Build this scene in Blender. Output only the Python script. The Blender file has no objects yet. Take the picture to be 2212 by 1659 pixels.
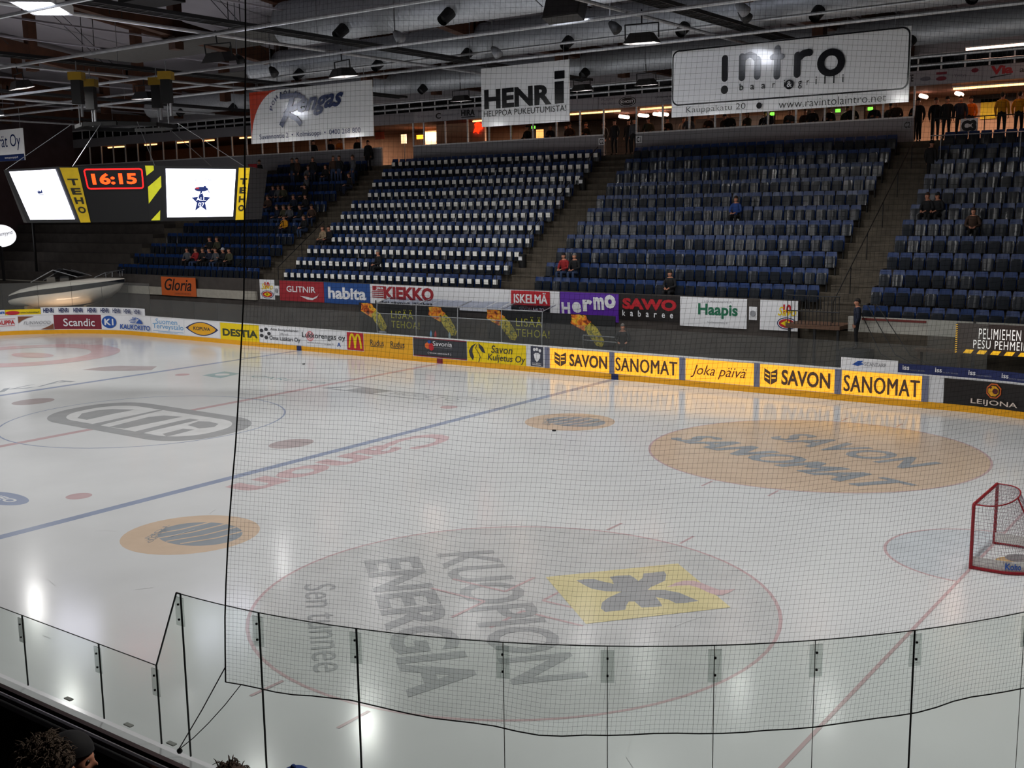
import bpy, bmesh, math, random
from mathutils import Vector, Matrix
random.seed(7)
SC = bpy.context.scene
COL = SC.collection

# ------------------------------------------------------------------ camera
CP = Vector((30.7072, -21.6182, 6.69)); YAW, PIT, ROL, FPX = .631, .1588, -.0137, 2376.52
_f = Vector((-math.sin(YAW)*math.cos(PIT), math.cos(YAW)*math.cos(PIT), -math.sin(PIT)))
_r = Vector((math.cos(YAW), math.sin(YAW), 0)); _u = _r.cross(_f)
CR = math.cos(ROL)*_r + math.sin(ROL)*_u; CU = -math.sin(ROL)*_r + math.cos(ROL)*_u; CF = _f
cam = bpy.data.cameras.new('camera'); camo = bpy.data.objects.new('camera', cam); COL.objects.link(camo)
cam.sensor_width = 36; cam.lens = 36*FPX/2212; cam.clip_end = 300; cam.clip_start = .05
camo.matrix_world = Matrix(((CR.x, CU.x, -CF.x, CP.x), (CR.y, CU.y, -CF.y, CP.y), (CR.z, CU.z, -CF.z, CP.z), (0, 0, 0, 1)))
SC.camera = camo
SC.view_settings.view_transform = 'Standard'; SC.view_settings.look = 'None'
SC.view_settings.exposure = 0.0; SC.view_settings.gamma = 1; SC.view_settings.use_curve_mapping = False
SC.cycles.max_bounces = 8; SC.cycles.diffuse_bounces = 3; SC.cycles.glossy_bounces = 3
SC.cycles.transparent_max_bounces = 16; SC.cycles.caustics_reflective = False; SC.cycles.caustics_refractive = False
SC.cycles.sample_clamp_indirect = 4
w = bpy.data.worlds.new('world'); SC.world = w; w.use_nodes = True
w.node_tree.nodes['Background'].inputs[0].default_value = (.5, .55, .65, 1)
w.node_tree.nodes['Background'].inputs[1].default_value = .02

LAMP_W = 295.0        # every floodlight over the ice
STAND_W = 5.0        # tube lamps over the far stand
BAR_W = 210.0          # every warm tube of the bar

def area(name, loc, size, power, color=(1, 1, 1), rot=(0, 0, 0), spread=180, parent=None):
    l = bpy.data.lights.new(name, 'AREA'); l.shape = 'RECTANGLE'; l.size, l.size_y = size; l.energy = power; l.color = color
    l.spread = math.radians(spread)
    o = bpy.data.objects.new(name, l); COL.objects.link(o); o.location = loc; o.rotation_euler = rot
    if parent: o.parent = parent
    return o

def at(px, py, x=None, y=None, z=None):
    """the point of a plane x=, y= or z= that the photograph shows at a pixel"""
    d = CR*((px-1106)/FPX) - CU*((py-829.5)/FPX) + CF
    t = (x-CP.x)/d.x if x is not None else (y-CP.y)/d.y if y is not None else (z-CP.z)/d.z
    return CP + d*t

# --------------------------------------------------------------- materials
def lin(h):
    v = [int(h[i:i+2], 16)/255 for i in (0, 2, 4)]
    return tuple(c/12.92 if c <= .04045 else ((c+.055)/1.055)**2.4 for c in v)
MATS = {}
def mat(name, col='808080', rough=.6, metal=0, var=.1, scale=5, bump=0, emit=0, ior=1.45, ecol=None, gen=None):
    if name in MATS: return MATS[name]
    m = bpy.data.materials.new(name); m.use_nodes = True; N = m.node_tree.nodes; L = m.node_tree.links
    b = N['Principled BSDF']; c = lin(col) if isinstance(col, str) else col
    b.inputs['Roughness'].default_value = rough; b.inputs['Metallic'].default_value = metal; b.inputs['IOR'].default_value = ior
    tc = N.new('ShaderNodeTexCoord'); nz = N.new('ShaderNodeTexNoise'); nz.inputs['Scale'].default_value = scale; nz.inputs['Detail'].default_value = 4
    L.new(tc.outputs['Object'], nz.inputs['Vector'])
    rp = N.new('ShaderNodeValToRGB'); rp.color_ramp.elements[0].position = .3; rp.color_ramp.elements[1].position = .7
    rp.color_ramp.elements[0].color = (*[x*(1-var) for x in c], 1); rp.color_ramp.elements[1].color = (*[min(1, x*(1+var)) for x in c], 1)
    L.new(nz.outputs['Fac'], rp.inputs['Fac']); L.new(rp.outputs['Color'], b.inputs['Base Color'])
    if bump:
        bp = N.new('ShaderNodeBump'); bp.inputs['Strength'].default_value = bump; bp.inputs['Distance'].default_value = .02
        L.new(nz.outputs['Fac'], bp.inputs['Height']); L.new(bp.outputs['Normal'], b.inputs['Normal'])
    if emit:
        e = lin(ecol) if ecol else c
        b.inputs['Emission Color'].default_value = (*e, 1); b.inputs['Emission Strength'].default_value = emit
    MATS[name] = m
    return m

def glass(name, tint, gloss=.12, rough=.02, haze=0):
    m = bpy.data.materials.new(name); m.use_nodes = True; N = m.node_tree.nodes; L = m.node_tree.links
    N.remove(N['Principled BSDF']); out = N['Material Output']
    t = N.new('ShaderNodeBsdfTransparent'); t.inputs[0].default_value = (*tint, 1)
    g = N.new('ShaderNodeBsdfGlossy'); g.inputs['Roughness'].default_value = rough; g.inputs[0].default_value = (1, 1, 1, 1)
    lw = N.new('ShaderNodeLayerWeight'); lw.inputs[0].default_value = .12
    mu = N.new('ShaderNodeMath'); mu.operation = 'MULTIPLY'; mu.inputs[1].default_value = gloss*4; mu.use_clamp = True
    L.new(lw.outputs['Fresnel'], mu.inputs[0])
    mx = N.new('ShaderNodeMixShader'); L.new(mu.outputs[0], mx.inputs[0]); L.new(t.outputs[0], mx.inputs[1]); L.new(g.outputs[0], mx.inputs[2])
    last = mx
    if haze:                                   # scuffed plexiglass scatters a little
        tr = N.new('ShaderNodeBsdfTranslucent'); df = N.new('ShaderNodeBsdfDiffuse'); m2 = N.new('ShaderNodeMixShader'); m3 = N.new('ShaderNodeMixShader'); nz = N.new('ShaderNodeTexNoise'); mr = N.new('ShaderNodeMapRange')
        df.inputs[0].default_value = tr.inputs[0].default_value = (.7, .72, .7, 1); nz.inputs['Scale'].default_value = 1.3; nz.inputs['Detail'].default_value = 5
        mr.inputs[3].default_value = haze*.7; mr.inputs[4].default_value = haze*1.3
        L.new(nz.outputs['Fac'], mr.inputs[0]); L.new(df.outputs[0], m2.inputs[1]); L.new(tr.outputs[0], m2.inputs[2]); L.new(mr.outputs[0], m3.inputs[0]); L.new(mx.outputs[0], m3.inputs[1]); L.new(m2.outputs[0], m3.inputs[2]); last = m3
    L.new(last.outputs[0], out.inputs[0]); MATS[name] = m
    return m

def fire(name, cols, scale):
    m = bpy.data.materials.new(name); m.use_nodes = True; N = m.node_tree.nodes; L = m.node_tree.links
    b = N['Principled BSDF']; b.inputs['Roughness'].default_value = .4
    tc = N.new('ShaderNodeTexCoord'); nz = N.new('ShaderNodeTexNoise'); nz.inputs['Scale'].default_value = scale; nz.inputs['Detail'].default_value = 6; nz.inputs['Distortion'].default_value = .6
    rp = N.new('ShaderNodeValToRGB'); L.new(tc.outputs['Object'], nz.inputs['Vector']); L.new(nz.outputs['Fac'], rp.inputs['Fac'])
    el = rp.color_ramp.elements
    while len(el) < len(cols): el.new(.5)
    for i, c in enumerate(cols): el[i].position = .3+.4*i/(len(cols)-1); el[i].color = (*lin(c), 1)
    L.new(rp.outputs['Color'], b.inputs['Base Color']); MATS[name] = m
    return m

def ice_mat():
    m = mat('ice', (.70, .715, .72), rough=.17, var=.05, scale=.35, ior=1.31)
    N = m.node_tree.nodes; L = m.node_tree.links; b = N['Principled BSDF']
    tc = N.new('ShaderNodeTexCoord'); mp = N.new('ShaderNodeMapping'); mp.inputs['Scale'].default_value = (1.2, 14, 1); mp.inputs['Rotation'].default_value = (0, 0, .5)
    nz = N.new('ShaderNodeTexNoise'); nz.inputs['Scale'].default_value = 1.5; nz.inputs['Detail'].default_value = 6
    L.new(tc.outputs['Object'], mp.inputs[0]); L.new(mp.outputs[0], nz.inputs['Vector'])
    mr = N.new('ShaderNodeMapRange'); mr.inputs[3].default_value = .11; mr.inputs[4].default_value = .19
    L.new(nz.outputs['Fac'], mr.inputs[0]); L.new(mr.outputs[0], b.inputs['Roughness'])
    return m
ICE = ice_mat()
def paint(name, col, a=1.0):
    """line and logo colour seen through a skin of ice"""
    c = lin(col); i = (.70, .715, .72)
    return mat('ice paint '+name, tuple(c[k]*a+i[k]*(1-a) for k in range(3)), rough=.18, var=.06, scale=1.5, ior=1.31)

WHITE = mat('white plastic', 'dcdcde', .45, var=.03); BOARD = mat('board white', 'd6d8dc', .35, var=.04)
KICK = mat('yellow kick plate', 'e0a010', .4, var=.05); BLACK = mat('black', '0c0c0e', .6); DARK = mat('dark grey paint', '1c1d20', .6)
STEEL = mat('steel', '9a9ca0', .35, metal=.9); GALV = mat('galvanised tube', 'b4b6ba', .38, metal=.5, var=.15); RUBBER = mat('rubber', '101012', .8)
CONC = mat('concrete', '4d463c', .85, var=.25, scale=3, bump=.1); CONCD = mat('dark concrete', '403b38', .9, var=.2, scale=2)
SEATG = mat('grey seat plastic', '20242a', .17, var=.08); SEATB = mat('blue seat plastic', '102c5c', .3, var=.08); CARD = mat('card', 'ecebe6', .6, var=.03)
CEIL = mat('roof panel', 'a09ca4', .8, var=.1, scale=.4); WOOD = mat('glulam', '4a2c1c', .6, var=.25, scale=2.5)
PANEL = mat('grey wall panel', '8d8b90', .7, var=.05); WARMW = mat('tan wall', 'c09a80', .8, var=.08)
BROWNW = mat('brown wall', '5c4a4c', .85, var=.2, scale=1)
GLN = glass('rink glass', (.85, .90, .865), .16, haze=.05); GLF = glass('far rink glass', (.86, .89, .89), .10, haze=.13); GLW = glass('window glass', (.8, .8, .8), .08)
CLIP = glass('clear clip plate', (.80, .82, .81), .12)

# ----------------------------------------------------------------- helpers
class MB:
    def __init__(s): s.v = []; s.f = []; s.mi = []; s.m = 0
    def add(s, vs, fs):
        n = len(s.v); s.v += [tuple(v) for v in vs]; s.f += [tuple(i+n for i in f) for f in fs]; s.mi += [s.m]*len(fs); return s
    def box(s, a, b):
        x0, y0, z0 = a; x1, y1, z1 = b
        return s.add([(x0,y0,z0),(x1,y0,z0),(x1,y1,z0),(x0,y1,z0),(x0,y0,z1),(x1,y0,z1),(x1,y1,z1),(x0,y1,z1)],
                     [(0,3,2,1),(4,5,6,7),(0,1,5,4),(1,2,6,5),(2,3,7,6),(3,0,4,7)])
    def bar(s, a, b, w, h=None, up=(0,0,1)):
        a = Vector(a); b = Vector(b); d = (b-a).normalized(); h = h or w
        u = Vector(up)
        if abs(d.dot(u)) > .98: u = Vector((1,0,0))
        x = d.cross(u).normalized()*w/2; z = x.cross(d).normalized()*h/2
        return s.add([a-x-z, a+x-z, a+x+z, a-x+z, b-x-z, b+x-z, b+x+z, b-x+z],
                     [(0,3,2,1),(4,5,6,7),(0,1,5,4),(1,2,6,5),(2,3,7,6),(3,0,4,7)])
    def tube(s, pts, r, n=8, cap=True):
        pts = [Vector(p) for p in pts]; R = r if isinstance(r, (list, tuple)) else [r]*len(pts); vs = []; fs = []; px = None
        for i, p in enumerate(pts):
            d = (pts[min(i+1, len(pts)-1)]-pts[max(i-1, 0)]).normalized()
            if px is None:
                px = d.cross(Vector((0,0,1)))
                if px.length < .01: px = Vector((1,0,0))
            px = (px-d*px.dot(d)).normalized(); py = d.cross(px)
            for k in range(n):
                a = 2*math.pi*k/n; vs.append(p+(px*math.cos(a)+py*math.sin(a))*R[i])
        for i in range(len(pts)-1):
            for k in range(n): fs.append((i*n+k, i*n+(k+1)%n, (i+1)*n+(k+1)%n, (i+1)*n+k))
        if cap: fs += [tuple(range(n))[::-1], tuple((len(pts)-1)*n+k for k in range(n))]
        return s.add(vs, fs)
    def loft(s, rings, closed=True, caps=True):
        n = len(rings[0]); vs = [v for r in rings for v in r]; fs = []
        for i in range(len(rings)-1):
            for k in range(n if closed else n-1): fs.append((i*n+k, i*n+(k+1)%n, (i+1)*n+(k+1)%n, (i+1)*n+k))
        if caps: fs += [tuple(range(n))[::-1], tuple((len(rings)-1)*n+k for k in range(n))]
        return s.add(vs, fs)
    def ball(s, c, r, n=10):
        c = Vector(c); r = r if isinstance(r, (tuple, list)) else (r, r, r); rings = []
        for i in range(1, n):
            a = math.pi*i/n
            rings.append([(c.x+r[0]*math.sin(a)*math.cos(2*math.pi*k/n/1), c.y+r[1]*math.sin(a)*math.sin(2*math.pi*k/n), c.z-r[2]*math.cos(a)) for k in range(n)])
        return s.loft(rings)
    def mesh(s, name, mats):
        me = bpy.data.meshes.new(name); me.from_pydata(s.v, [], s.f)
        for m in (mats if isinstance(mats, (list, tuple)) else [mats]): me.materials.append(m)
        me.polygons.foreach_set('material_index', s.mi); me.update()
        return me
    def build(s, name, mats, parent=None, smooth=False):
        me = s.mesh(name, mats)
        if smooth: me.polygons.foreach_set('use_smooth', [True]*len(me.polygons))
        return link(name, me, parent)
def link(name, me, parent=None):
    o = bpy.data.objects.new(name, me); COL.objects.link(o)
    if parent: o.parent = parent
    return o
def tag(o, label=None, cat=None, group=None, kind=None):
    if label: o['label'] = label
    if cat: o['category'] = cat
    if group: o['group'] = group
    if kind: o['kind'] = kind
    return o
def thing(name, label, cat, loc=(0,0,0), rz=0, group=None):
    o = link(name, None); o.location = loc; o.rotation_euler = (0, 0, rz)
    return tag(o, label, cat, group)
def struct(name, mb, m, label=None, parent=None):
    o = mb.build(name, m, parent)
    if not parent: o['kind'] = 'structure'
    if label: o['label'] = label
    return o
def dup(root, loc=None, rz=None, label=None, group=None):
    r = root.copy(); COL.objects.link(r)
    if loc is not None: r.location = loc
    if rz is not None: r.rotation_euler = (0, 0, rz)
    if label: r['label'] = label
    if group: r['group'] = group
    for ch in list(root.children):
        c = ch.copy(); COL.objects.link(c); c.parent = r
        for g in list(ch.children):
            d = g.copy(); COL.objects.link(d); d.parent = c
    return r
ORD = 'first second third fourth fifth sixth seventh eighth ninth tenth eleventh twelfth thirteenth fourteenth fifteenth sixteenth seventeenth eighteenth nineteenth twentieth'.split()
def nth(i):
    """1 -> first"""
    return ORD[i-1] if i <= 20 else 'twenty-'+ORD[i-21] if i < 30 else 'thirtieth' if i == 30 else 'thirty-'+ORD[i-31]

# text as flat mesh outlines in the unit box
_T = {}
def text_geo(s, bold=0.0, shear=0.0, gap=1.0):
    k = (s, bold, shear, gap)
    if k in _T: return _T[k]
    cu = bpy.data.curves.new('text', 'FONT'); cu.body = s; cu.offset = bold; cu.shear = shear; cu.resolution_u = 3; cu.space_character = gap; cu.fill_mode = 'FRONT'
    o = bpy.data.objects.new('text', cu); me = o.to_mesh()
    vs = [tuple(v.co[:2]) for v in me.vertices]; fs = [tuple(p.vertices) for p in me.polygons]
    o.to_mesh_clear(); bpy.data.objects.remove(o); bpy.data.curves.remove(cu)
    x0 = min(v[0] for v in vs); x1 = max(v[0] for v in vs); y0 = min(v[1] for v in vs); y1 = max(v[1] for v in vs)
    _T[k] = ([((a-x0)/(x1-x0), (b-y0)/(y1-y0)) for a, b in vs], fs)
    return _T[k]

class Marks:
    """flat printed marks laid on a surface given by fmap(u, v, off)"""
    def __init__(s, fmap, step=.003): s.fmap = fmap; s.d = {}; s.off = step; s.step = step
    def _put(s, key, vs, fs):
        mb = s.d.setdefault(key, MB()); mb.add([s.fmap(u, v, s.off) for u, v in vs], fs)
    def up(s): s.off += s.step; return s
    def text(s, t, m, box, bold=0.0, shear=0.0, gap=1.0, name='lettering', hv=0):
        heavy = hv
        if 'M' in t and bold > 0: heavy, bold = min(1.6, bold*55), 0.0
        vs, fs = text_geo(t, bold, shear, gap)
        if len(box) == 4: x0, y0, x1, y1 = box; o = (x0, y0); e = (x1-x0, 0); f = (0, y1-y0)
        else: o = box[0]; e = (box[1][0]-o[0], box[1][1]-o[1]); f = (box[2][0]-o[0], box[2][1]-o[1])
        s.up(); base = s.off
        # heavy strokes for words the outline offset would spoil: stacked prints, each a hair above and beside the last
        sh = [(0, 0)] if not heavy else [(heavy*dx/max(len(t), 1), heavy*dy) for dx, dy in ((0, 0), (-.06, 0), (.06, 0), (0, .012), (-.03, -.012), (.03, .012))]
        for n_, (dx, dy) in enumerate(sh):
            s.off = base+s.step*.12*n_; s._put((name, m), [(o[0]+(a+dx)*e[0]+(b+dy)*f[0], o[1]+(a+dx)*e[1]+(b+dy)*f[1]) for a, b in vs], fs)
        s.off = base; return s
    def poly(s, pts, m, name='emblem'):
        s.up(); s._put((name, m), pts, [tuple(range(len(pts)))]); return s
    def rect(s, x0, y0, x1, y1, m, name='emblem', n=1):
        s.up()
        for i in range(n):
            a = x0+(x1-x0)*i/n; b = x0+(x1-x0)*(i+1)/n
            s._put((name, m), [(a,y0),(b,y0),(b,y1),(a,y1)], [(0,1,2,3)])
        return s
    def ell(s, cx, cy, rx, ry, m, name='emblem', n=40):
        return s.poly([(cx+rx*math.cos(2*math.pi*k/n), cy+ry*math.sin(2*math.pi*k/n)) for k in range(n)], m, name)
    def ring(s, cx, cy, rx, ry, t, m, name='emblem', n=64, a0=0, a1=2*math.pi, ty=None):
        s.up(); ty = ty or t; vs = []; fs = []
        for k in range(n+1):
            a = a0+(a1-a0)*k/n; vs += [(cx+rx*math.cos(a), cy+ry*math.sin(a)), (cx+(rx-t)*math.cos(a), cy+(ry-ty)*math.sin(a))]
        for k in range(n): fs.append((2*k, 2*k+2, 2*k+3, 2*k+1))
        s._put((name, m), vs, fs); return s
    def line(s, pts, wd, m, name='emblem', asp=1.0):
        """stroke of width wd; asp is the height of one unit of v over one unit of u"""
        s.up(); P = [Vector((p[0], p[1]*asp)) for p in pts]; vs = []; fs = []
        for i, p in enumerate(P):
            d = (P[min(i+1, len(P)-1)]-P[max(i-1, 0)]).normalized(); n = Vector((-d.y, d.x))*wd/2
            vs += [((p+n).x, (p+n).y/asp), ((p-n).x, (p-n).y/asp)]
        for i in range(len(P)-1): fs.append((2*i, 2*i+2, 2*i+3, 2*i+1))
        s._put((name, m), vs, fs); return s
    def finish(s, parent):
        for (name, m), mb in s.d.items(): mb.build(name, m, parent)
        return parent

def quadmap(p00, p10, p11, p01):
    a, b, c, d = [Vector(p) for p in (p00, p10, p11, p01)]; n = (b-a).cross(d-a).normalized()
    return lambda u, v, off: a*(1-u)*(1-v)+b*u*(1-v)+c*u*v+d*(1-u)*v+n*off
def facemap(x0, x1, z0, z1, y):          # a panel that faces the near side
    return quadmap((x0,y,z0), (x1,y,z0), (x1,y,z1), (x0,y,z1))
HW = 15.1
def board_pt(u, z, off=0):               # far boards and the corners past u=-21.5 and u=21.5
    if u > 21.5:
        a = math.pi/2-(u-21.5)/8.5; r = 8.5-off
        return Vector((21.5+r*math.cos(a), 6.6+r*math.sin(a), z))
    if u > -21.5: return Vector((u, HW-off, z))
    a = math.pi/2+(-21.5-u)/8.5; r = 8.5-off
    return Vector((-21.5+r*math.cos(a), 6.6+r*math.sin(a), z))
def boardmap(u0, u1, z0, z1, base=.012):
    return lambda u, v, off: board_pt(u0+(u1-u0)*u, z0+(z1-z0)*v, base+off)
class Sign(Marks):
    def __init__(s, name, label, cat, fmap, m, group=None, thick=.03, n=1):
        super().__init__(fmap, .016 if n > 3 else .003); mb = MB(); F = []; B = []
        for i in range(n+1):
            F += [fmap(i/n, 0, 0), fmap(i/n, 1, 0)]; B += [fmap(i/n, 0, -thick), fmap(i/n, 1, -thick)]
        mb.v = [tuple(x) for x in F+B]; k = 2*(n+1); fs = []
        for i in range(n): fs += [(2*i, 2*i+2, 2*i+3, 2*i+1), (k+2*i+1, k+2*i+3, k+2*i+2, k+2*i), (2*i+1, 2*i+3, k+2*i+3, k+2*i+1), (2*i+2, 2*i, k+2*i, k+2*i+2)]
        fs += [(0, 1, k+1, k), (2*n+1, 2*n, k+2*n, k+2*n+1)]
        mb.f = fs; mb.mi = [0]*len(fs)
        s.o = mb.build(name, m); tag(s.o, label, cat, group)
    def end(s): return s.finish(s.o)

# =============================================================== the setting
mb = MB(); mb.box((-46,-32,-.3), (46,36,-.03)); struct('floor', mb, CONCD)
# roof: sloping panels with purlin seams
mb = MB()
for i in range(23):
    x0 = -46+4*i
    mb.add([(x0+.04,-32,13.4),(x0+3.96,-32,13.4),(x0+3.96,0,17.2),(x0+.04,0,17.2),(x0+3.96,36,13.6),(x0+.04,36,13.6)], [(0,3,2,1),(3,5,4,2)])
    mb.box((x0-.04,-32,13.3), (x0+.04,36,13.36))
mb.add([(-46,-32,13.6),(46,-32,13.6),(46,0,17.4),(-46,0,17.4),(46,36,13.8),(-46,36,13.8)], [(0,3,2,1),(3,5,4,2)])
struct('ceiling', mb, CEIL)
mb = MB(); mb.box((-46.3,-32,-.3), (-46,36,17)); struct('wall_left', mb, BROWNW)
mb = MB(); mb.box((46,-32,-.3), (46.3,36,17)); struct('wall_right', mb, BROWNW)
mb = MB(); mb.box((-46,-32.3,-.3), (46,-32,17)); struct('wall_near', mb, BROWNW)

# rink ----------------------------------------------------------------------
def ring(hw, hl, r, n=24):
    p = []
    for cx, cy, a0 in ((hl-r, hw-r, 0), (-hl+r, hw-r, 90), (-hl+r, -hw+r, 180), (hl-r, -hw+r, 270)):
        for k in range(n+1):
            a = math.radians(a0+90*k/n); p.append((cx+r*math.cos(a), cy+r*math.sin(a)))
    return p
inner = ring(HW, 30, 8.5)
mb = MB(); mb.add([(x, y, 0) for x, y in inner], [tuple(range(len(inner)))])
ICEO = struct('rink_floor', mb, ICE, 'wide pale ice surface of the rink'); 
def band(o0, o1, z0, z1):
    m = MB(); A = ring(HW+o0, 30+o0, 8.5+o0); B = ring(HW+o1, 30+o1, 8.5+o1); n = len(A)
    R = [A, B, B, A]; Z = [z0, z0, z1, z1]
    m.v = [(x, y, Z[k]) for k in range(4) for x, y in R[k]]
    for k in range(4):
        k2 = (k+1) % 4
        for i in range(n): j = (i+1) % n; m.f.append((k*n+i, k*n+j, k2*n+j, k2*n+i))
    m.mi = [0]*len(m.f); return m
struct('rink_wall', band(0, .11, -.02, 1.08), BOARD, 'white dasher boards around the ice')
struct('trim_1', band(-.02, 0, -.005, .22), KICK, 'yellow kick plate along the foot of the boards')
struct('trim_2', band(-.03, .12, 1.08, 1.12), WHITE, 'white cap rail on the boards')

# marks on the ice ------------------------------------------------------------
def onice(u, v, off): return Vector((u, v, off))
RED = paint('red', 'a8303c', .42); BLUE = paint('blue', '2c5a98', .55); GREYP = paint('grey', '55585c', .5); DGREY = paint('dark grey', '3c4048', .52)
YEL = paint('yellow', 'd8c020', .52); TAN = paint('ochre', 'd09a48', .5); PALEB = paint('crease blue', '7c9cb4', .25); SLATE = paint('slate', '4c6070', .6)
PINK = paint('pink', 'c05058', .38); TEAL = paint('teal', '3c8c90', .5); LGREY = paint('light grey', 'a0a09e', .35); WHT = paint('white', 'e0e0e0', .35); BROWNP = paint('dull rose', '8c6a6a', .55)
def ice(name, label=None):
    k = Marks(onice, .0004); k.nm = name; k.lb = label; return k
def seal(k):
    for (n, m), b in k.d.items():
        o = b.build(k.nm, m, ICEO)
        if k.lb: o['label'] = k.lb
BLX = 8.8
k = ice('center_line', 'red centre line across the ice'); k.rect(-.15, -HW, .15, HW, RED); seal(k)
k = ice('blue_line', 'blue line across the ice nearer the camera'); k.rect(BLX-.15, -HW, BLX+.15, HW, BLUE); seal(k)
k = ice('blue_line', 'far blue line across the ice'); k.rect(-BLX-.15, -HW, -BLX+.15, HW, BLUE); seal(k)
for sx in (1, -1):
    k = ice('goal_line', 'thin red goal line'); k.off = .004; k.rect(sx*26-.03, -13.5, sx*26+.03, 13.5, RED); seal(k)
    k = ice('goal_crease', 'pale blue half round goal crease'); a0 = math.pi/2 if sx > 0 else -math.pi/2
    k.poly([(sx*26+1.8*math.cos(a0+math.pi*i/30), 1.8*math.sin(a0+math.pi*i/30)) for i in range(31)], PALEB)
    k.ring(sx*26, 0, 1.8, 1.8, .06, RED, a0=a0, a1=a0+math.pi); seal(k)
k = ice('center_circle', 'thin blue centre circle'); k.off = .0008; k.ring(0, 0, 4.5, 4.5, .06, BLUE); seal(k)
for sx in (1, -1):
    for sy in (1, -1):
        k = ice('face_off_circle'); k.off = .0004
        if sx > 0: k.ell(20, 7*sy, 4.45, 4.45, TAN if sy > 0 else LGREY, n=72)
        k.off = .0016
        k.ring(sx*20, 7*sy, 4.5, 4.5, .06, RED)
        for a in (1, -1):
            for b in (1, -1):
                k.rect(sx*20+a*.85-.03, 7*sy+b*4.5-(.0 if b > 0 else .6), sx*20+a*.85+.03, 7*sy+b*4.5+(.6 if b > 0 else 0), RED)
                if sx > 0 and sy < 0:
                    k.rect(20+a*.4, -7+b*.3-.03, 20+a*1.6, -7+b*.3+.03, RED); k.rect(20+a*.4-.03, -7+b*.3, 20+a*.4+.03, -7+b*1.2, RED)
        seal(k)
for x, y in ((7.15,-7.05), (7.15,6.95), (-7.2,6.95), (-7.2,-7)):
    k = ice('face_off_spot', 'small red face-off dot'); k.ell(x, y, .3, .3, RED); seal(k)
def quadtext(k, t, o, e, f, m, **kw): k.text(t, m, [o, (o[0]+e[0], o[1]+e[1]), (o[0]+f[0], o[1]+f[1])], **kw)
# near circle: two words, a slogan and a yellow square with a dark flower
k = ice('ice_logo', 'grey lettering and yellow flower square in the near circle'); k.off = .0042
quadtext(k, 'KUOPION', (17.2, -5.75), (4.75, -4.0), (.78, .85), GREYP, bold=.02)
quadtext(k, 'ENERGIA', (16.3, -6.85), (4.7, -4.05), (.72, .82), GREYP, bold=.03)
quadtext(k, 'Sen tunnee', (16.35, -8.45), (2.95, -2.6), (.42, .38), LGREY if 0 else GREYP)
def ip(L): return [tuple(at(x, y, z=0)[:2]) for x, y in L]
k7 = lambda x, y: (1080+x/3.95, 1100+y/3.95)
k1 = lambda x, y: (x/3.95, 640+y/3.95)
k2 = lambda x, y: (540+x/3.95, 600+y/3.95)
k.poly([(19.76,-5.67), (21.4,-3.64), (23.21,-5.21), (21.59,-7.2)], YEL)
k.poly(ip([k7(*p) for p in ((650,610),(720,600),(800,597),(860,615),(970,640),(960,610),(935,580),(1000,570),(1110,566),(1150,590),(1180,615),(1215,590),(1225,550),(1300,543),(1400,533),(1420,560),(1410,610),(1350,640),(1290,665),(1260,690),(1400,690),(1530,715),(1600,745),(1695,785),(1600,800),(1500,805),(1440,775),(1330,752),(1370,800),(1385,830),(1300,838),(1210,842),(1170,810),(1150,790),(1100,790),(1080,820),(1070,860),(900,880),(860,850),(870,800),(920,760),(1040,705),(900,703),(780,680),(720,650))]), DGREY)
k.poly(ip([k7(*p) for p in ((1420,668),(1500,630),(1570,612),(1650,612),(1730,635),(1800,665),(1870,690),(1950,690),(2010,682),(1960,712),(1900,735),(1840,735),(1770,710),(1700,675),(1620,652),(1520,655))]), PINK)
seal(k)
# far circle
k = ice('ice_logo', 'slate lettering on the ochre far circle'); k.off = .0042
quadtext(k, 'SANOMAT', (15.9, 6.35), (6.6, -2.55), (.85, 1.0), SLATE, bold=.024, gap=1.06)
quadtext(k, 'SAVON', (18.2, 8.0), (4.4, -1.75), (.7, 1.15), SLATE, bold=.03, gap=1.08); seal(k)
for cx, cy, lb in ((12.05, 6.98, 'far'), (12.0, -7.55, 'near')):
    k = ice('ice_logo', f'ochre disc with blue grey lettering by the {lb} dot'); k.ell(cx, cy, 1.42, 1.42, TAN)
    k.ell(cx+.15, cy+.12, .98, .78, SLATE)
    for i in range(4): k.line([(cx-.75+.38*i, cy-.75+.06*i), (cx-.45+.38*i, cy+.1), (cx-.35+.38*i, cy+.95-.05*i)], .07, TAN)
    for i in range(3): k.text(('TORI','RAVINTOLA','KUOPIO')[i], SLATE, [(cx-1.0+.14*i, cy+.1-.1*i), (cx-.55+.14*i, cy-.75-.08*i), (cx-.92+.14*i, cy+.16-.1*i)])
    seal(k)
k = ice('ice_logo', 'red lettering along the blue line'); quadtext(k, 'Canon', (9.25, 3.15), (.15, -7.6), (1.4, .05), PINK, bold=.012, hv=.9); seal(k)
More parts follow.
